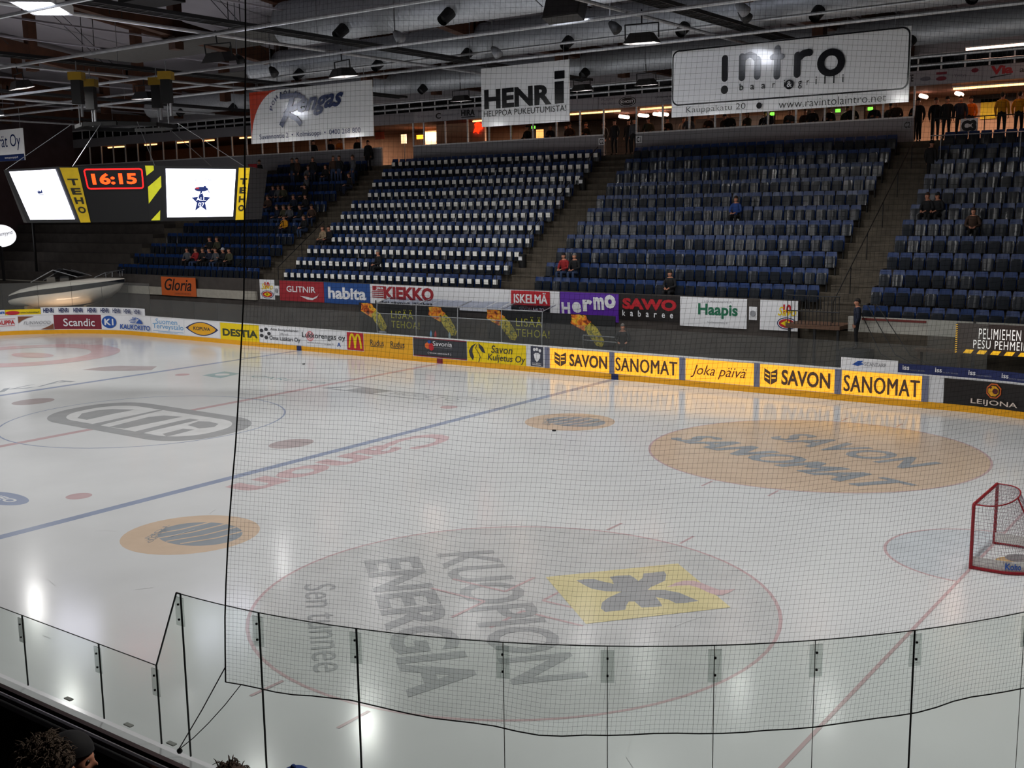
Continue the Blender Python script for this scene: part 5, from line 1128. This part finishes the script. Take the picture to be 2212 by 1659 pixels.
def figure(pose, bulk=1.0):
    """one skinned body: returns the mesh with slots skin, top, trousers, shoes. Front faces -y; origin under the feet (standing) or seat front"""
    vs, es, rs, roots = [], [], [], [0]; segs = []
    sit = pose.startswith('sit')
    hz = .50 if sit else .95
    lean = .06 if sit else 0.0
    py = 0.0
    T = lambda x, y, z: (x, y, z)
    P = T(0, py, hz)
    chain = [(P, (.165, .125)), (T(0, py+.015-lean*.3, hz+.20), (.15*bulk, .115*bulk)), (T(0, py+.01-lean*.8, hz+.38), (.185*bulk, .125*bulk)), (T(0, py+.02-lean, hz+.50), (.125, .085)), (T(0, py+.01-lean*1.1, hz+.57), (.056, .056)),
             (T(0, py-.02-lean*1.2, hz+.625), (.062, .072)), (T(0, py-.015-lean*1.25, hz+.69), (.074, .092)), (T(0, py-.005-lean*1.25, hz+.755), (.072, .085)), (T(0, py+.0-lean*1.25, hz+.80), (.042, .05))]
    limb(vs, es, rs, chain); ch = 3
    limb(vs, es, rs, [(T(0, py-.118-lean*1.25, hz+.675), (.014, .012))], 6)      # nose
    for sx in (-1, 1):
        limb(vs, es, rs, [(T(sx*.079, py+.0-lean*1.25, hz+.685), (.012, .02))], 6)  # ears
    for sx in (-1, 1):
        sh = T(sx*.185*(.9+.1*bulk), py+.02-lean, hz+.455)
        if pose == 'stand': el, wr, dn, up_, sd = T(sx*.25, .05, 1.14), T(sx*.235, -.06, .90), (0, -.25, -1), (sx*1, 0, 0), (0, -1, -.2)
        elif pose == 'stand_rail': el, wr, dn, up_, sd = T(sx*.29, -.02, 1.15), T(sx*.17, -.27, 1.08), (-sx*.3, -1, -.1), (0, 0, 1), (-sx, 0, 0)
        elif pose == 'stand_fold': el, wr, dn, up_, sd = T(sx*.26, -.04, 1.13), T(-sx*.02, -.23, 1.17+.03*sx), (-sx, -.15, .1), (0, -1, 0), (0, 0, 1)
        elif pose == 'sit': el, wr, dn, up_, sd = T(sx*.26, -.10, hz+.20), T(sx*.10, -.33, hz+.15), (-sx*.4, -1, -.3), (0, 0, 1), (-sx, 0, 0)
        else: el, wr, dn, up_, sd = T(sx*.25, -.20, hz+.2), T(sx*.05, -.36, hz+.28), (-sx*.6, -.7, .3), (0, 0, 1), (-sx, 0, .2)
        d_ = Vector(dn).normalized(); w_ = Vector(wr)
        limb(vs, es, rs, [(sh, .072*bulk), (tuple(Vector(sh).lerp(Vector(el), .55)), .060*bulk), (el, .050*bulk), (tuple(Vector(el).lerp(w_, .5)), .045*bulk), (wr, .034), (tuple(w_+d_*.055), (.034, .020))], ch)
        hand(vs, es, rs, roots, wr, dn, up_, sd, .5 if pose != 'sit' else .35)
        segs += [(sh, el, 1), (el, wr, 1), (tuple(w_+d_*.03), tuple(w_+d_*.16), 0)]
        if sit:
            kn, an = T(sx*.13, -.44, .50), T(sx*.12, -.40 if pose == 'sit' else -.47, .09)
        else: kn, an = T(sx*.11, -.015, .50), T(sx*.115, .03, .09)
        hp = T(sx*.095, py, hz-.04); to = T(an[0]+sx*.02, an[1]-.15, .04)
        limb(vs, es, rs, [(hp, .098), (tuple(Vector(hp).lerp(Vector(kn), .5)), .082), (kn, .064), (tuple(Vector(kn).lerp(Vector(an), .4)), .060), (an, .045), (to, (.046, .034))], 0)
        segs += [(hp, kn, 2), (kn, tuple(Vector(an)+Vector((0, 0, .05))), 2), (an, to, 3)]
    segs += [(chain[0][0], chain[0][0], 2), (chain[1][0], chain[3][0], 1), (chain[4][0], chain[4][0], 0), (chain[5][0], chain[8][0], 0)]
    me = bpy.data.meshes.new('figure'); me.from_pydata(vs, es, [])
    o = bpy.data.objects.new('figure', me); COL.objects.link(o)
    o.modifiers.new('Skin', 'SKIN').use_smooth_shade = True
    sv = me.skin_vertices[0].data
    for i, r in enumerate(rs): sv[i].radius = r
    for i in roots: sv[i].use_root = True
    o.modifiers.new('Sub', 'SUBSURF').levels = 1
    dg = bpy.context.evaluated_depsgraph_get(); out = bpy.data.meshes.new_from_object(o.evaluated_get(dg)); out.name = 'person_'+pose
    bpy.data.objects.remove(o); out.materials.clear()
    for m_ in (SKIN, CLOTH['black'], CLOTH['jeans'], SHOE): out.materials.append(m_)
    S = [(Vector(a), Vector(b), r) for a, b, r in segs]
    for p in out.polygons:
        c = p.center; best = (9, 0)
        for a, b, r in S:
            ab = b-a; t = 0 if ab.length < 1e-6 else max(0, min(1, (c-a).dot(ab)/ab.length_squared)); d = (c-a-ab*t).length
            if d < best[0]: best = (d, r)
        p.material_index = best[1]; p.use_smooth = True
    hc = Vector(chain[7][0])
    return out, hc
def hair_mesh(kind):
    m = MB(); rings = []
    for i in range(7):
        a = math.pi*.5*i/6; z = .115*math.sin(a); r = math.cos(a) if i < 6 else .02
        rings.append([((.086+.006*math.sin(3*t))*r*math.cos(t), .012+.104*r*math.sin(t), z-.0) for t in [2*math.pi*k/14 for k in range(14)]])
    low = []
    for t in [2*math.pi*k/14 for k in range(14)]:
        f = max(0, math.sin(t)); low.append((.08*math.cos(t), .014+.098*math.sin(t)*(1 if kind != 'cap' else 1.0), (-.10*f if kind == 'hair' else -.16*f if kind == 'long' else -.035)))
    m.loft([low]+rings)
    if kind == 'cap': m.loft([[(.07*math.cos(t), -.09-.075*abs(math.sin(t)), -.02+dz) for t in [math.pi*k/8 for k in range(9)]] for dz in (0, .012)], closed=False)
    return m
HM = {k: hair_mesh(k).mesh('hair', [HAIR['dark']]) for k in ('hair', 'long', 'cap')}
for me in HM.values(): me.polygons.foreach_set('use_smooth', [True]*len(me.polygons))
FIG = {p: figure(p, b) for p, b in (('stand', 1.18), ('stand_rail', 1.15), ('stand_fold', 1.12), ('sit', 1.15), ('sit_lean', 1.1))}
def person(pose, loc, rz, label, top='black', legs='navy', hair='dark', head='hair', hc=None, group=None, sc=1.0):
    me, hp = FIG[pose]; o = link('person', me); o.location = loc; o.rotation_euler = (0, 0, rz); o.scale = (sc,)*3
    for i, m_ in enumerate((SKIN, CLOTH[top], CLOTH[legs], SHOE)): o.material_slots[i].link = 'OBJECT'; o.material_slots[i].material = m_
    tag(o, label, 'person', group)
    h = link('cap' if head == 'cap' else 'hair', HM[head], o); h.location = hp+Vector((0, -.0, -.012)); h.material_slots[0].link = 'OBJECT'; h.material_slots[0].material = CLOTH[hc] if hc else HAIR[hair]
    return o
rnd = random.Random(3)
P3 = ('stand', 'stand_rail', 'stand_fold'); HK = ('hair', 'long', 'hair', 'cap')
def seated_at(px, py, r, label, **kw):
    p = at(px, py, y=RY(r)-.1); lean = kw.pop('pose', 'sit'); rz = kw.pop('rz', rnd.uniform(-.25, .25))
    return person(lean, (p.x, RY(r)+.0, RZ(r)), rz, label, **kw)
# single spectators on the seats
seated_at(817, 570, 2, 'man in dark suit and pale shirt sitting among the white cards', top='black', legs='black', hair='grey', rz=-.3)
seated_at(1588, 485, 6, 'person in blue jacket sitting alone above the green lettered banner', top='blue', legs='black', hair='brown')
seated_at(1217, 575, 2, 'person in red jacket sitting beside a man in black above the purple banner', top='red', legs='jeans', hair='dark')
seated_at(1240, 570, 2, 'man in black jacket beside the person in red above the purple banner', top='black', legs='jeans', hair='grey', head='hair')
seated_at(1446, 625, 1, 'person in black in the first row above the black banner', top='black', legs='black', hair='dark', head='long')
seated_at(2003, 445, 6, 'person in black at the aisle end of the rightmost block, left one of two', top='black', legs='black', hair='brown')
seated_at(2025, 450, 6, 'person in black with dark cap, right one of two by the aisle', top='black', legs='black', head='cap', hc='black')
seated_at(2100, 490, 5, 'person in brown jacket sitting alone in the rightmost block', top='brown', legs='black', hair='brown')
seated_at(697, 515, 4, 'person in tan coat at the aisle end of the block with white cards', top='tan', legs='black', hair='brown')
seated_at(710, 508, 4, 'person in black next to the tan coat by the left aisle', top='black', legs='black', hair='dark')
# group in the left block
for i, (px, py, r, t, h, hc) in enumerate(((403,555,2,'grey','hair',None), (422,552,2,'red','hair',None), (437,556,2,'black','hair',None), (451,552,2,'navy','hair',None), (465,556,2,'grey','long',None), (481,550,2,'black','cap','white'), (494,556,2,'olive','hair',None), (452,532,3,'black','hair',None), (468,532,3,'olive','long',None))):
    nm = ('grey jacket at the left end', 'red jacket', 'black jacket right of the red one', 'navy jacket in the middle', 'pale grey jacket', 'black jacket and white cap', 'olive jacket at the right end', 'black jacket, left of the two behind', 'olive jacket, right of the two behind')[i]
    seated_at(px, py, r, f'person in {nm} in the group under the video cube', top=t, legs='jeans' if i % 3 == 1 else 'black', head=h, hc=hc, hair=('dark','brown','fair')[i % 3], pose='sit_lean' if i % 2 else 'sit')
# dim crowd behind the video cube
rows_ = [(555,10,'standing'), (569,10,''), (640,10,''), (650,10,''), (668,10,''), (684,10,''), (706,10,''), (728,10,''), (741,10,''), (757,9,''), (770,10,''), (602,8,''), (612,8,''), (660,8,''), (664,9,''), (598,6,''), (612,6,''), (624,6,''), (648,6,''), (660,7,''), (672,6,''), (612,5,''), (655,5,''), (634,7,''), (590,8,''), (578,7,'')]
for i, (px, r, _) in enumerate(sorted(rows_)):
    p = at(px, 400, y=RY(r)); st = 'stand' if r >= 10 and i % 3 else 'sit'
    person(st, (p.x, RY(r)+(0 if st == 'sit' else -.25), RZ(r)), rnd.uniform(-.5, .5), f'dim figure in dark clothes, {nth(i+1)} from the left in the crowd below the left doorway', top=rnd.choice(('black','navy','grey','brown','black')) if px != 612 else 'yellow' if r == 5 else 'olive', legs=rnd.choice(('black','jeans','navy')), hair=rnd.choice(('dark','brown','fair')), head=rnd.choice(HK), hc='black' if 0 else None, group='dim crowd below the left doorway')
p = at(795, 330, y=27.1); person('stand', (p.x, 27.1, 8.95), .2, 'person in black standing in the left doorway', top='black', legs='black', group=None)
# bar guests at the windows
wx = [(-4.4,1),(-3.2,2),(-2.6,0),(-1.6,1),(-.9,2),(-.1,0),(3.0,1),(3.9,2),(4.6,0),(5.2,1),(6.2,2),(6.7,0),(7.5,1),(8.1,2),(8.8,0),(9.4,1),(10.2,2),(10.9,0),(11.6,1),(12.2,2),(12.9,0),(13.4,1),(14.2,2),(14.8,0),(15.4,1),(16.0,2)]
for i, (x, k) in enumerate(wx):
    person(P3[k], (x+rnd.uniform(-.1, .1), 28.1+.5*(i % 3), 9.28), rnd.uniform(-.5, .5), f'bar guest seen through the windows, {nth(i+1)} from the left', top=('black','navy','grey','brown','black','black','olive')[i % 7] if i != 8 else 'white', legs='black', hair=('dark','brown','fair')[i % 3], head=HK[i % 4], hc='black' if i % 4 == 3 else None, group='guests behind the bar windows')
for i, (x, y, t) in enumerate(((1.15, 28.0, 'black'), (1.75, 28.4, 'black'), (2.3, 28.0, 'grey'))):
    person('stand', (x, y, 9.28), 0, f'person in dark clothes standing in the middle doorway, {("left","middle","right")[i]} one', top=t, legs='black', hair='dark')
for i, (x, y) in enumerate(((-21, 28.3), (-19.8, 28.6), (-18.6, 28.2), (-17.4, 28.5))):
    person(P3[i % 3], (x, y, 9.28), .2, f'guest behind the windows left of the doorway, {nth(i+1)} from the left', top=('black','navy','orange','black')[i], legs='black', hair='dark', group='guests left of the doorway')
# people at the lit entrance
for px, pz, y, t, l, hd, hc, lb in ((1982,0,28.4,'black','black','hair',None,'person in black beside the window post, left end of the lit entrance'), (2020,0,28.8,'black','black','hair',None,'man in black jacket, left of the pair in the lit entrance'), (2044,0,28.5,'black','black','cap','black','man in black jacket with pale print on the back, in the lit entrance'), (2073,0,28.6,'navy','black','hair',None,'man in navy sweater left of the sign in the lit entrance'),
        (2095,0,29.2,'orange','navy','hair',None,'person in orange vest behind the entrance railing sign'), (2163,0,28.2,'yellow','black','hair',None,'steward in yellow jacket seen from behind, right of the yellow notice'), (2200,0,28.4,'yellow','black','hair',None,'steward in yellow jacket at the right edge')):
    p = at(px, 270, y=y); person('stand', (p.x, y, 9.28), 3.14 if t == 'yellow' else rnd.uniform(-.6, .6), lb, top=t, legs=l, head=hd, hc=hc, sc=1.04)
p = at(2010, 340, y=25.2); person('stand', (p.x, 25.3, RZ(9)-.1), 2.8, 'person in black climbing the right hand aisle', top='black', legs='black', head='cap', hc='black')
p = at(1858, 690, y=16.8); person('stand', (p.x, 16.45, 1.62), -1.2, 'worker in dark clothes stepping on the stairs right of the platform', top='navy', legs='black', hair='dark')
m = MB(); m.box((p.x-.5, 16.0, -.03), (p.x+.5, 16.85, 1.62)); tag(m.build('step_box', DARK), 'dark step block right of the brown platform', 'step')
p = at(1345, 720, y=15.95); person('stand_rail', (p.x, 15.95, .32), .5, 'bald man in dark jacket standing at the players bench', top='black', legs='black', hair='grey', head='hair')
m = MB(); m.box((p.x-.6, 15.6, -.03), (p.x+.6, 16.2, .32)); tag(m.build('bench_step', DARK), 'low step at the right end of the players bench', 'step')

# foreground spectators: fuller heads
def head_mesh(res=40):
    m = MB(); rings = []
    G = lambda a, s: math.exp(-(a/s)**2)
    for i in range(1, res):
        th = math.pi*i/res; z = -math.cos(th); rr = math.sin(th); ring_ = []
        for k in range(res):
            t = 2*math.pi*k/res; x, y = math.sin(t)*rr, -math.cos(t)*rr     # t=0 is the front
            fx = abs(x); fr = max(0, -y)
            zz = z*.122; wx_ = .076*(1-.22*max(0, -z)**1.5); wy = .094
            X, Y = x*wx_, y*wy+.01*max(0, z)
            if y < 0:
                Y -= .030*G(x, .13)*G(z+.22, .16) + .006*G(z-.12, .12)*G(x, .6)      # nose, brow
                Y += .012*(G(x-.42, .2)+G(x+.42, .2))*G(z-.0, .12)                    # eye sockets
                Y -= .010*G(x, .30)*(G(z+.48, .05)+G(z+.58, .05)) - .004*G(x, .3)*G(z+.53, .025)   # lips
                Y -= .014*G(x, .35)*G(z+.82, .16) - .005*G(x, .4)*G(z+.66, .07)       # chin
                Y -= .006*(G(x-.55, .25)+G(x+.55, .25))*G(z+.25, .25)                 # cheeks
            else: Y += .012*G(z-.25, .5)
            X += math.copysign(.016*G(y-.05, .12)*G(z+.05, .28), x) if fx > .5 else 0  # ears
            ring_.append((X, Y, zz))
        rings.append(ring_)
    m.loft(rings); return m
def spectator(px, py, d, face, label, top, hairf, sc=1.0, skin=SKIN):
    """px,py: pixel of the head centre, d: distance, face: heading of the nose"""
    dr = (CR*((px-1106)/FPX)-CU*((py-829.5)/FPX)+CF).normalized(); c = CP+dr*d
    me, hp = FIG['sit']; base = Vector((0, -.075, .50+.70))
    o = link('tmp', None); bpy.data.objects.remove(o)
    body = bpy.data.objects.new('b', me); COL.objects.link(body); hm = head_mesh().mesh('h', [skin]); hd = bpy.data.objects.new('h', hm)
    bm = bmesh.new(); bm.from_mesh(me)
    bmesh.ops.delete(bm, geom=[v for v in bm.verts if v.co.z > .50+.615], context='VERTS')
    b2 = bmesh.new(); b2.from_mesh(hm); b2.transform(Matrix.Translation(base)); t_ = bpy.data.meshes.new('t'); b2.to_mesh(t_); bm.from_mesh(t_); n_m = bpy.data.meshes.new('person'); 
    bmesh.ops.create_cone(bm, cap_ends=True, segments=20, radius1=.062, radius2=.056, depth=.16, matrix=Matrix.Translation((0, -.06, .50+.585)))
    bm.to_mesh(n_m); bm.free(); b2.free(); bpy.data.objects.remove(body); bpy.data.objects.remove(hd)
    tmp = bpy.data.objects.new('t', n_m); COL.objects.link(tmp); rm = tmp.modifiers.new('r', 'REMESH'); rm.mode = 'VOXEL'; rm.voxel_size = .007; rm.use_smooth_shade = True
    dg = bpy.context.evaluated_depsgraph_get(); out = bpy.data.meshes.new_from_object(tmp.evaluated_get(dg)); bpy.data.objects.remove(tmp)
    out.materials.clear()
    for m_ in (skin, CLOTH[top], CLOTH['black']): out.materials.append(m_)
    for p_ in out.polygons: p_.material_index = 0 if p_.center.z > .50+.555 or (p_.center.y < -.36 and p_.center.z > .58) else 2 if p_.center.z < .56 and p_.center.y < .1 else 1; p_.use_smooth = True
    b = base*sc; rot = Matrix.Rotation(face, 3, 'Z'); o = link('person', out); o.location = c-rot @ b; o.rotation_euler = (0, 0, face); o.scale = (sc,)*3; tag(o, label, 'person')
    for sx in (-1, 1):
        m = MB(); m.ball((base.x+sx*.031, base.y-.079, base.z+.002), (.0125, .0115, .011), 10); e = m.build('eye', mat('eye', '2a2420', .2), o, True)
    hairf(o, base); return o
def shag(col, top=.14, n=800, fringe=False):
    def f(o, base):
        m = MB(); rg = random.Random(n)
        for i in range(1, 10):
            pass
        rings = []
        for i in range(9):
            a = math.pi*.5*i/8; r = max(.03, math.cos(a)); rings.append([(base.x+(.098*r*math.cos(t))*(1+.05*math.sin(5*t+i)), base.y+.014+.118*r*math.sin(t)*(1+.05*math.cos(4*t+i)), base.z+.02+.132*math.sin(a)) for t in [2*math.pi*k/24 for k in range(24)]])
        low = [(base.x+.094*math.cos(t), base.y+.018+.112*math.sin(t), base.z+(-.14*min(1, max(0, math.sin(t)+.6)/.7) if math.sin(t) > -.6 else .03)) for t in [2*math.pi*k/24 for k in range(24)]]
        m.loft([low]+rings)
        for _ in range(n):
            t = rg.uniform(-.6, math.pi+.6); a = rg.uniform(-.8, 1.5); r = math.cos(max(a, 0)); p = Vector((base.x+.098*r*math.cos(t), base.y+.014+.117*r*math.sin(t), base.z+.02+.132*math.sin(a)))
            nrm = (p-base).normalized(); s_ = Vector((rg.uniform(-1, 1), rg.uniform(-1, 1), rg.uniform(-.6, .8))); e_ = rg.uniform(.6, 2.2); q1 = p+nrm*.004*e_+s_*.009*e_; q2 = q1-nrm*.004+s_*.012*e_-Vector((0, 0, .006*e_))
            m.tube([p-nrm*.006, q1, q2], [.0036, .003, .001], 4)
        for _ in range(n//2):
            t = rg.uniform(math.pi, 2*math.pi); a = rg.uniform(.15, 1.5); r = math.cos(a); p = Vector((base.x+.098*r*math.cos(t), base.y+.014+.117*r*math.sin(t), base.z+.02+.132*math.sin(a)))
            nrm = (p-base).normalized(); s_ = Vector((rg.uniform(-1, 1), rg.uniform(-1, 1), rg.uniform(-.6, .8))); e_ = rg.uniform(.6, 2.2); q1 = p+nrm*.004*e_+s_*.009*e_; q2 = q1-nrm*.004+s_*.012*e_-Vector((0, 0, .006*e_))
            m.tube([p-nrm*.006, q1, q2], [.0036, .003, .001], 4)
        m.build('hair', HAIR[col], o, True)
    return f
def knit(col, button=False, peak=False):
    def f(o, base):
        m = MB(); rings = []
        for i in range(9):
            a = math.pi*.5*i/8; r = max(.02, math.cos(a)); rings.append([(base.x+.090*r*math.cos(t), base.y+.012+.110*r*math.sin(t), base.z+.045+.10*math.sin(a)) for t in [2*math.pi*k/28 for k in range(28)]])
        low = [(base.x+.092*math.cos(t), base.y+.014+.113*math.sin(t), base.z+.04-.065*max(0, math.sin(t)+.2)) for t in [2*math.pi*k/28 for k in range(28)]]
        m.loft([low]+rings)
        if button: m.ball((base.x, base.y+.012, base.z+.15), .013, 8)
        m.build('hat', CLOTH[col], o, True)
        shagm = MB(); shagm.loft([[(base.x+.084*math.cos(t), base.y+.02+.098*math.sin(t), z) for t in [math.pi*k/10 for k in range(-1, 12)]] for z in (base.z+.03, base.z-.05, base.z-.10)], closed=False, caps=False); shagm.build('hair', HAIR['dark'], o, True)
    return f
tube_lamp(28.6, -14.6, 9.6, 1.5, 'added unseen tube lamp high over the near corner, brightening the foreground heads', 'x', TUBE, .04); area('stand_light', (28.6, -14.6, 9.5), (1.4, .1), 20, (1, .93, .85), (Vector((26.3, -19, 4.3))-Vector((28.6, -14.6, 9.5))).to_track_quat('-Z', 'Y').to_euler(), spread=50)  # lamp and light added out of view to lift the dark foreground spectators
FX = YAW+math.pi/2          # heading that shows a right facing profile
spectator(104, 1668, 5.2, FX+.45, 'spectator with curly brown hair seen from behind at the lower left corner', 'black', shag('fair'), 1.0)
spectator(160, 1640, 5.95, FX-.02, 'spectator in profile with black knit hat at the lower left', 'black', knit('black'), .98)
spectator(500, 1718, 5.3, FX+1.2, 'spectator of whom only brown hair shows at the bottom edge', 'brown', shag('brown', n=200), 1.0)
spectator(640, 1722, 5.3, FX+1.2, 'spectator of whom only the top of a navy cap shows at the bottom edge', 'black', knit('blue', True), 1.0)
m = MB(); m.box((25.5, -20.4, 3.0), (28.5, -19.0, 3.32)); tag(m.build('bench', BLACK), 'dark bench under the spectators at the lower left', 'bench')
